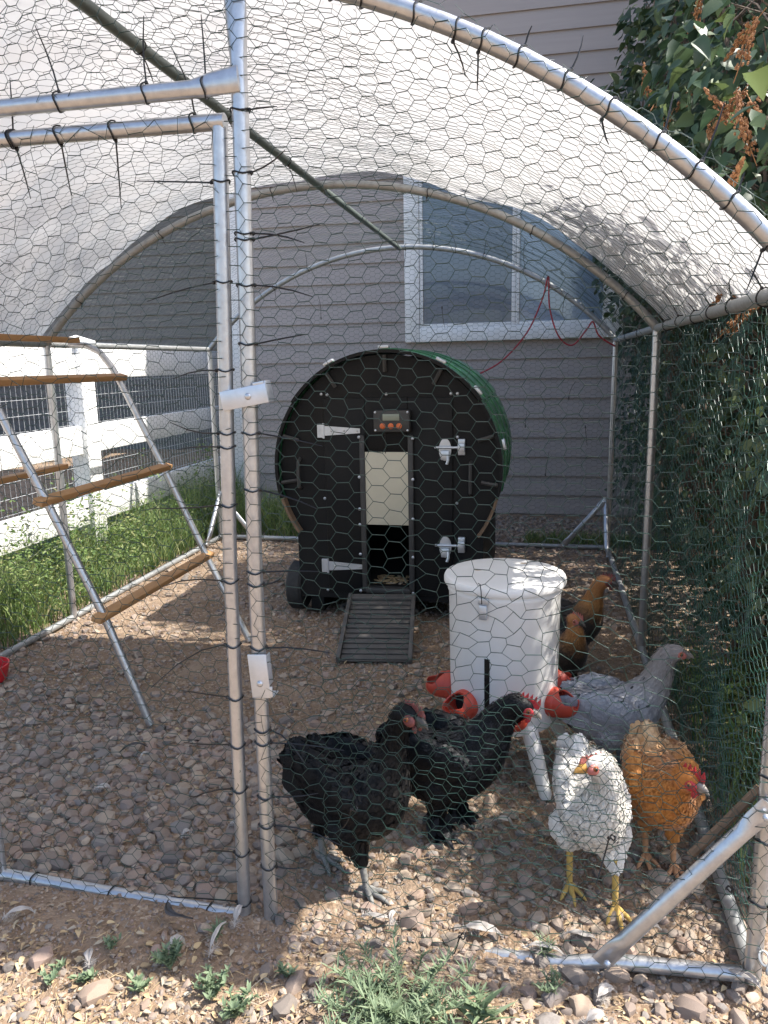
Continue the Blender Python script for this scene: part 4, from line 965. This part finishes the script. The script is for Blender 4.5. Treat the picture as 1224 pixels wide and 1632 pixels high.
    def featherize(P, Dr, Nn, Ln, Wn, lift, rnd, T):
        Sd = np.cross(Nn, Dr); n_ = len(P); VV = np.zeros((n_, 8, 3))
        for j, (t, wv) in enumerate(((0, .35), (.45, .5), (.82, .44), (1.0, .16))):
            c_ = P + Dr*(Ln*t)[:,None] + Nn*(Ln*(lift*math.sin(t*pi*.55)) + .0012)[:,None]
            VV[:,2*j] = c_ - Sd*(Wn*wv)[:,None]; VV[:,2*j+1] = c_ + Sd*(Wn*wv)[:,None]
        f = np.array([[0,1,3,2],[2,3,5,4],[4,5,7,6]])
        C_ = np.ones((n_, 8, 4)); C_[:,:,:3] = colfn(T, P, rnd)[:,None,:]
        sh = np.array([.92,.92,.98,.98,1.02,1.02,1.04,1.04])   # vane darker towards the quill
        C_[:,:,:3] *= sh[None,:,None]
        return VV.reshape(-1,3), (f[None]+(np.arange(n_)*8)[:,None,None]).reshape(-1,4), C_.reshape(-1,4)
    rnd = np.clip(r_.normal(.5, .2, NF), 0, 1) if plm is not plum_black else r_.uniform(0, 1, NF)
    rnd[r_.integers(0, NF, NF//170)] = 1.0; out = [featherize(P, Dr, Nn, Ln, Wn, lift, rnd, T)]
    # long wing and tail feathers
    PL, DL, NL, LL, WL, TL = [], [], [], [], [], []
    zo = bc[2]-.195
    for s_ in (-1, 1):
        for j in range(9):
            PL.append((-.045-.006*j, s_*(.088-.0015*j)*wk, .228-.0095*j+zo)); d_ = Vector((-1, -s_*.22, .04+.02*j)).normalized(); DL.append(d_); NL.append((0.05, s_, .12)); LL.append(.105-.004*j); WL.append(.022); TL.append(.75)
    tb = Vector(SPN[60,:3]); td = Vector(tail_dir).normalized()
    for j in range(13):
        q = (j-6)/6.; d_ = (td + Vector((-.10*abs(q)*3, 0, -.25*abs(q))) + Vector((0, q*.26, 0))).normalized()
        PL.append(tb - td*.03 + Vector((-.004*abs(j-6)+.012, q*.016, -.010*abs(q)))); DL.append(d_); NL.append((.6, q*1.2+.02, .5)); LL.append(tail_len*rd.uniform(.85, 1.1)); WL.append(.030); TL.append(.985)
    PL, DL, NL = np.array([tuple(p) for p in PL]), np.array([tuple(p) for p in DL]), unit(np.array(NL)); NL = unit(NL - DL*(NL*DL).sum(1, keepdims=True))
    out.append(featherize(PL, DL, NL, np.array(LL), np.array(WL), np.full(len(PL), .03), r_.uniform(.2, .8, len(PL)), np.array(TL)))
    if feathered_feet:
        n_ = 90; LP = []
        for (hock, foot) in Lp:
            for _ in range(n_):
                q = hock.lerp(foot, rd.random()); LP.append((q.x+rd.gauss(0,.006), q.y+rd.gauss(0,.010), q.z+.004))
        LP = np.array(LP); nn = unit(r_.normal(0, 1, LP.shape)*np.array([.6,1,.2])); dd = unit(np.stack([r_.normal(.15,.4,len(LP)), r_.normal(0,.55,len(LP)), np.full(len(LP), -.8)], -1)); nn = unit(nn-dd*(nn*dd).sum(1, keepdims=True))
        Lf = np.minimum(.04, np.maximum(LP[:,2]*1.0, .014)); out.append(featherize(LP, dd, nn, Lf, Lf*.5, np.full(len(LP), .2), r_.uniform(.3, 1, len(LP)), np.full(len(LP), .5)))
    VV, FF, CC, of = [], [], [], 0
    for (a, b_, c_) in out: VV.append(a); FF.append(b_+of); CC.append(c_); of += len(a)
    fo = npmesh('feathers', np.concatenate(VV), np.concatenate(FF), plm, root, smooth=True)
    ca = fo.data.color_attributes.new('Col', 'FLOAT_COLOR', 'POINT'); ca.data.foreach_set('color', np.concatenate(CC).ravel()); fo['kind'] = 'stuff'
    # head parts
    hpm = lambda x, y, z: hp + look*x + sidev*y + upv*z
    def pt(name_, mat, fn, parent=root):
        m = MB(); fn(m); return m.build(name_, mat, parent)
    pt('face_skin', face, lambda m: [m.ball(hpm(.014, s_*.0155, -.001), (.0155, .0088, .0125), 12, 8, HM) for s_ in (-1, 1)])
    def beakf(m):
        m.tube([hpm(.020, 0, .001), hpm(.034, 0, .001), hpm(.046, 0, -.003), hpm(.053, 0, -.009)], [.0105, .0085, .0052, .0008], 10)
        m.tube([hpm(.020, 0, -.006), hpm(.034, 0, -.0075), hpm(.044, 0, -.0095)], [.0085, .0060, .0010], 8)
    pt('beak', beak, beakf)
    for s_ in (-1, 1):
        e = pt('eye', eye_m, lambda m: m.ball(hpm(.013, s_*.0218, .004), .0058, 10, 8))
        pt('pupil', pup_m, lambda m: m.ball(hpm(.0135, s_*.0256, .0043), .0032, 8, 6), e)
    cm = comb_m or face
    def combf(m):
        nT = 5; pts = [(.036, .012)]
        for q in range(nT):
            t = (q+.5)/nT; x = .036-.054*t; hh = comb_h*(.75+.6*math.sin(pi*(t*.75+.2)))
            pts += [(x+.004, .020+hh*.45), (x-.002, .022+hh*1.5), (x-.0055, .020+hh*.5)]
        pts += [(-.022, .012), (.007, .008)]
        n_ = len(pts); vs = [hpm(a, .0022, b_) for a, b_ in pts] + [hpm(a, -.0022, b_) for a, b_ in pts]
        m.add(vs, [tuple(range(n_)), tuple(range(2*n_-1, n_-1, -1))] + [((i+1) % n_, i, i+n_, (i+1) % n_+n_) for i in range(n_)])
    if comb_h > .002: pt('comb', cm, combf)
    if wattle > .004:
        pt('wattles', cm, lambda m: [m.ball(hpm(.024, s_*.0075, -.016-wattle*.5), (.0068, .0035, .005+wattle*.65), 8, 6, HM) for s_ in (-1, 1)])
    return root

def col_black(sheen_col):
    def f(T, P, rnd):
        n_ = len(T); a = np.array([.0055, .006, .0075]); b_ = np.array(sheen_col); w_ = (rnd**2)*np.clip((.62-T)*2.2, .10, 1)*np.clip((T-.18)*6, .06, 1)  # grey sheen on the breast is put into the feather colour
        return a + (b_-a)*w_[:,None]
    return f
def col_mix(pairs, fleck=None):
    ts = [p[0] for p in pairs]; A = np.array([p[1] for p in pairs]); B = np.array([p[2] for p in pairs])
    def f(T, P, rnd):
        a = np.stack([np.interp(T, ts, A[:,j]) for j in range(3)], -1); b_ = np.stack([np.interp(T, ts, B[:,j]) for j in range(3)], -1)
        c_ = a + (b_-a)*rnd[:,None]
        if fleck is not None:
            k_ = (rnd > fleck[0]); c_[k_] = fleck[1]
        return c_
    return f
def slim(sp, k_):      # narrower body
    return [[p[0], p[1], p[2], p[3]*(k_ if i > 2 else 1), p[4]*(k_*.5+.5 if i > 2 else 1)] for i, p in enumerate(sp)]
def mod(base, **ch):       # change single spine points
    s_ = [list(p) for p in base]
    for k_, v_ in ch.items(): s_[int(k_[1:])] = list(v_)
    return s_

TALL = mod(STAND, p0=(.150,0,.425,.021,.024), p1=(.130,0,.414,.023,.026), p2=(.118,0,.380,.021,.026), p3=(.112,0,.340,.025,.031), p4=(.100,0,.292,.038,.044), p5=(.078,0,.240,.064,.068), p6=(.045,0,.200,.082,.086), p7=(-.01,0,.178,.088,.094), p8=(-.065,0,.180,.080,.090), p9=(-.110,0,.200,.062,.078), p10=(-.142,0,.228,.040,.060), p11=(-.165,0,.255,.022,.042))
# black hen standing on the left, head high
TALL = slim(TALL, .88)
make_hen('hen', 'black hen standing tall in front of the wire with dark red face', (.545, 1.80), math.radians(-24), 1.22, TALL, (.86, -.15, -.10),
         col_black((.040, .036, .032)), (.22, .215, .20), beak_d, skin_dull, comb_h=.006, wattle=.006, plm=plum_black, feet=((.060, -.040), (-.085, -.010)), seed=11, leg_len=.078, tail_dir=(-.55, 0, .8), tail_len=.045)
# black hen pecking at a port
PECK = mod(STAND, p0=(.185,.0,.372,.021,.024), p1=(.168,0,.378,.024,.027), p2=(.146,0,.362,.026,.030), p3=(.126,0,.330,.032,.04), p4=(.104,0,.288,.046,.054), p7=(-.01,0,.176,.088,.094), p8=(-.065,0,.178,.080,.090), p9=(-.110,0,.198,.062,.074), p10=(-.145,0,.225,.040,.05), p11=(-.170,0,.245,.022,.036))
make_hen('hen', 'black hen with feathered feet pecking at an orange feeder port', (.775, 2.045), math.radians(-8), 1.14, PECK, (.9, .10, -.42),
         col_black((.036, .038, .044)), (.05, .05, .055), beak_g, skin_red, comb_h=.010, wattle=.009, plm=plum_black, feathered_feet=True, feet=((.02, .045), (-.01, -.050)), seed=12, leg_len=.075, tail_dir=(-.85, 0, .4), tail_len=.06)
# white hen
WH = slim(mod(STAND, p0=(.108,-.022,.372,.022,.024), p1=(.104,-.008,.372,.026,.029), p2=(.100,.004,.345,.029,.034), p3=(.098,.010,.310,.038,.046), p4=(.090,.006,.272,.052,.058), p5=(.070,0,.232,.070,.074)), .78)
make_hen('hen', 'white hen with yellow legs standing at the front wire looking left', (1.165, 1.87), math.radians(-80), 1.14, WH, (.35, -1, -.10),
         col_mix([(0, (.62,.58,.51), (.72,.69,.63)), (.5, (.52,.49,.44), (.70,.68,.63)), (1, (.56,.54,.50), (.74,.72,.68))]), (.55, .36, .10), beak_y, skin_pink, comb_h=.0024, wattle=.003, feet=((.085, .040), (.010, -.045)), seed=13, tail_len=.085, leg_len=.105)
# golden hen
GO = slim(mod(STAND, p0=(.160,.012,.318,.023,.025), p1=(.147,.006,.322,.026,.028), p2=(.134,.006,.300,.030,.034), p3=(.114,.002,.278,.042,.048), p4=(.094,0,.252,.056,.060), p5=(.070,0,.224,.072,.074), p6=(.034,0,.202,.085,.085)), .9)
make_hen('hen', 'golden orange hen with bright red comb facing the front corner', (1.360, 2.010), math.radians(-84), 1.10, GO, (.72, .80, -.22),
         col_mix([(0, (.38,.125,.024), (.50,.19,.04)), (.3, (.38,.13,.024), (.58,.25,.06)), (.6, (.40,.145,.03), (.58,.27,.08)), (1, (.52,.30,.13), (.66,.48,.30))]), (.50, .26, .13), beak_g, skin_red, comb_h=.009, wattle=.010, feet=((.040, .028), (.0, -.030)), seed=14, tail_len=.08)
# grey hen
GR = mod(STAND, p0=(.172,.0,.405,.021,.024), p1=(.152,0,.400,.028,.030), p2=(.136,0,.374,.030,.034), p3=(.126,0,.330,.034,.040), p4=(.108,0,.285,.046,.052), p10=(-.150,0,.212,.034,.040), p11=(-.190,0,.214,.018,.030))
make_hen('hen', 'pale lavender grey hen with black flecks facing right behind the white one', (1.275, 2.47), math.radians(2), 1.08, GR, (.95, -.12, -.12),
         col_mix([(0, (.24,.21,.195), (.36,.32,.30)), (.3, (.26,.23,.21), (.38,.35,.33)), (.45, (.27,.27,.29), (.38,.38,.40)), (1, (.29,.29,.31), (.42,.42,.44))], fleck=(.999, (.02,.02,.022))), (.12, .12, .13), beak_g, skin_pink, comb_h=.001, wattle=.003, seed=15, tail_dir=(-.98, 0, -.02), tail_len=.06)
# two brown necked hens behind the feeder
BN = col_mix([(0, (.34,.13,.05), (.42,.19,.07)), (.28, (.26,.10,.03), (.44,.22,.07)), (.42, (.02,.018,.016), (.05,.035,.025)), (1, (.01,.01,.012), (.03,.03,.032))])
make_hen('hen', 'brown necked dark hen tucked close behind the white feeder', (1.115, 3.06), math.radians(-60), 1.0, mod(STAND, p0=(.10,0,.372,.021,.024), p1=(.09,0,.366,.024,.027), p2=(.088,0,.340,.024,.029)), (.9, .3, -.15), BN, (.2,.18,.15), beak_d, skin_pink, comb_h=.008, wattle=.008, seed=16, fl=.6)
make_hen('hen', 'brown necked dark hen farthest back, head above its neighbour', (1.140, 3.30), math.radians(-12), 1.10, STAND, (.9, -.2, -.1), BN, (.2,.18,.15), beak_d, skin_dull, comb_h=.008, wattle=.008, seed=17, fl=.6)

# ------------------------------------------------------------------ shed feathers on the ground
def shed_feather(name, label, x, y, rz, L, wd, mat, curve=.1, fluff=True, group=None, z=None, tilt=0.0):
    r = random.Random(int(x*1000+y*777)); m = MB(); n_ = 16
    z = float(gz(x, y)) + .018 if z is None else z
    spine_ = [Vector((L*t, curve*L*math.sin(pi*t*.9), .016*math.sin(pi*t)+tilt*L*t)) for t in np.linspace(0, 1, n_)]
    m.tube(spine_, [.0014*(1-.7*i/n_) for i in range(n_)], 4)
    for s_ in (-1, 1):
        vs = []; fs = []
        for i, q in enumerate(spine_):
            t = i/(n_-1); wv = wd*.5*max(0, math.sin(pi*min(1, (t-.12)/.88)**.65) if t > .12 else 0)*r.uniform(.85, 1.0)
            vs += [q, q + Vector((wv*.5, s_*wv, .003*math.sin(t*9)+.006*wv/wd)), q + Vector((wv*.25, s_*wv*.5, .004))]
        for i in range(n_-1): fs += [(3*i, 3*i+2, 3*i+5, 3*i+3), (3*i+2, 3*i+1, 3*i+4, 3*i+5)]
        m.add(vs, fs)
    if fluff:
        for i in range(46):
            t = r.uniform(.03, .45); q = Vector((L*t, 0, .004)); d_ = Vector((r.gauss(.1, .6), r.gauss(0, 1), r.uniform(.0, .7))).normalized(); l_ = r.uniform(.008, .026)
            e = d_.cross(Vector((0,0,1))).normalized()*.0006; m.add([q-e, q+e, q+d_*l_*.6+e, q+d_*l_], [(0,1,2),(0,2,3)])
    o = m.build(name, mat, None, loc=(x, y, z)); o.rotation_euler = (0, r.uniform(-.1, .1), rz)
    return tag(o, label, 'feather', group or 'feathers shed on the ground')
FEA = [('long pale feather lying below the black hen by its foot', .60, 1.625, .05, .085, .018, feather_w, -.12),
       ('small curled pale feather touching the black hen foot', .68, 1.60, 1.1, .05, .016, feather_w, .3),
       ('wide grey downy feather in the sunny gravel at centre front', .845, 1.625, -.03, .11, .034, feather_w, .08),
       ('tangled pale feather below the white hen on the dirt line', 1.00, 1.600, -.1, .10, .020, feather_w, .1),
       ('white feather between the white hen feet and the brace', 1.10, 1.665, .0, .075, .02, feather_w, -.1),
       ('fluffy white feather under the diagonal brace', 1.26, 1.70, .15, .07, .03, feather_w, .1),
       ('white flat feather strip beside the brace foot', 1.20, 1.60, -.06, .12, .018, feather_w, .05),
       ('big white feather leaning at the right corner post', 1.435, 1.615, -.95, .115, .03, feather_w, .1),
       ('fluffy white feather on bare dirt right of the weeds', 1.16, 1.475, .6, .06, .03, feather_w, .2),
       ('black curved feather caught on the bottom rail of the door', .11, 1.565, -.45, .115, .022, feather_d, -.35),
       ('grey feather on the dirt at the far left front', -.26, 1.42, .5, .075, .02, feather_w, .1),
       ('downy grey feather standing by the door corner', .305, 1.525, 1.4, .045, .022, feather_w, .1),
       ('downy white feather beside the leafy weed left of centre', .19, 1.41, 1.3, .055, .028, feather_w, .1),
       ('small feather in the sunny litter left of the pale rock', .03, 1.335, 1.9, .05, .02, feather_w, .1),
       ('thin upright feather right of the leafy weed', .285, 1.42, 1.35, .075, .012, feather_w, .1),
       ('little white tuft among stones inside the door', .02, 1.815, .8, .035, .02, feather_w, .1),
       ('white tuft on stones in the middle of the door view', .13, 1.90, .3, .035, .025, feather_w, .1),
       ('pale tuft far left on the stones under the perch', -.385, 2.01, .2, .06, .03, feather_w, .1),
       ('dark feather lying on stones left of the perch foot', -.44, 2.26, .35, .10, .02, feather_d, .2),
       ('pale feather near the perch frame foot', -.34, 2.22, .9, .05, .014, feather_w, .2),
       ('white downy feather on bare dirt behind the black hens', .90, 2.08, -.1, .06, .028, feather_w, .1),
       ('white tuft near the bottom right corner litter', 1.13, 1.405, .4, .055, .03, feather_w, .1)]
for (lb, x, y, rz, L_, w_, mt, cv) in FEA:
    zz3 = .032 if 'caught' in lb else None
    shed_feather('feather', lb, x, y, rz, L_, w_, mt, cv, fluff=(mt is feather_w), z=zz3, tilt=.5 if 'upright' in lb or 'standing' in lb else (.25 if 'leaning' in lb else 0))

# ------------------------------------------------------------------ weeds at the front
def weed(name, label, x, y, H, spread, ns, leafL, leafW, seed, per=26, group='weeds outside the run'):
    r = np.random.default_rng(seed); root = empty(name, (x, y, float(gz(x, y)))); tag(root, label, 'weed', group)
    sm_ = MB(); P, D, N = [], [], []
    for i in range(ns):
        a = r.uniform(0, 2*pi); l_ = r.uniform(.3, 1)*spread; h_ = H*r.uniform(.55, 1)
        pts = [Vector((math.cos(a)*l_*t**1.2, math.sin(a)*l_*t**1.2, h_*(t - .25*t*t*(l_/spread)))) for t in np.linspace(0, 1, 6)]
        sm_.tube(pts, [.0024, .0022, .002, .0017, .0013, .0008], 5)
        for k in range(per):
            t = r.uniform(.12, 1)**.7; q = pts[min(4, int(t*5))].lerp(pts[min(5, int(t*5)+1)], (t*5) % 1); b_ = r.uniform(0, 2*pi)
            P.append(q); up_ = .55+.6*t; D.append((math.cos(b_), math.sin(b_), up_*r.uniform(.4, 1.3))); N.append((-math.cos(b_)*.5, -math.sin(b_)*.5, 1))
    P = np.array([tuple(p) for p in P]); D = unit(np.array(D)); N = np.array(N)+r.normal(0, .2, (len(N), 3)); n_ = len(P)
    sm_.build('stem', weed_m, root)
    V, Fc = leaf_set(P, unit(N), D, leafL*r.uniform(.6, 1.3, n_), leafW*r.uniform(.7, 1.3, n_), fold=.2, curl=.12)
    o = npmesh('leaves', V, Fc, weed_m, root, smooth=True); o['kind'] = 'stuff'
weed('weed', 'large bushy grey green weed at the bottom centre', .755, 1.345, .125, .185, 52, .030, .0042, 1, per=46)
weed('weed', 'smaller shoot with long narrow leaves right of the large weed', .905, 1.36, .075, .05, 5, .062, .010, 2, per=9)
weed('weed', 'leafy weed in the shade edge left of centre', .205, 1.385, .055, .042, 9, .017, .007, 3, per=22)
weed('weed', 'grey green clump right of the leafy one at the lower left', .335, 1.345, .06, .05, 11, .016, .006, 4, per=20)
weed('weed', 'small seedling beside the two flat stones lower left', .045, 1.405, .03, .024, 5, .015, .006, 5, per=10)
weed('weed', 'small seedling near the bottom left corner', -.045, 1.30, .035, .035, 6, .018, .007, 6, per=10)
weed('weed', 'tiny seedling in sunny litter left of the pale rock', .035, 1.315, .03, .025, 5, .018, .009, 7, per=9)
weed('weed', 'low seedling just right of the pale rock', .165, 1.315, .03, .03, 6, .018, .008, 8, per=10)
weed('weed', 'sparse green clump at the bottom edge left of the big weed', .40, 1.30, .06, .05, 9, .020, .007, 9, per=16)
weed('weed', 'tiny grassy tuft below the door corner', .27, 1.50, .045, .02, 7, .030, .004, 10, per=6)
weed('weed', 'thin reddish green tuft right of the big weed near brace foot', 1.065, 1.50, .06, .05, 12, .018, .003, 11, per=12)
weed('weed', 'small grassy tuft below the white hen', 1.05, 1.60, .045, .022, 8, .03, .003, 12, per=6)
weed('weed', 'small green sprig in sunlit dirt left of the big weed', .475, 1.42, .03, .022, 5, .018, .006, 13, per=10)

# dry leaf litter, twigs and straw
n = 5200
x = np.concatenate([rng.uniform(-.35, 1.75, 3600), rng.uniform(-1.4, 1.5, 1600)]); y = np.concatenate([1.12+rng.uniform(0, 1, 3600)**1.3*.40, rng.uniform(1.45, 3.8, 1600)])
k = ~((y > 1.38) & (y < 1.6) & (x < .42) & (rng.uniform(0,1,n) < .6)); x, y = x[k], y[k]; n = len(x)
pos = np.stack([x, y, gz(x, y)+rng.uniform(.002, .012, n)], -1)
d = unit(rng.normal(0, 1, (n, 3))*np.array([1,1,.12])); nr = unit(rng.normal(0, .3, (n, 3))+np.array([0,0,1]))
st_ = rng.uniform(0, 1, n) < .5
L = np.where(st_, rng.uniform(.015, .045, n), rng.uniform(.010, .026, n)); Wd = np.where(st_, .0022, L*rng.uniform(.35, .6, n))
V, Fc = leaf_set(pos, nr, d, L, Wd, fold=.25, curl=.2)
tag(npmesh('leaf_litter', V, Fc, litter_m), 'dry leaf bits, straw and twigs strewn over the ground', 'leaf litter', kind='stuff')
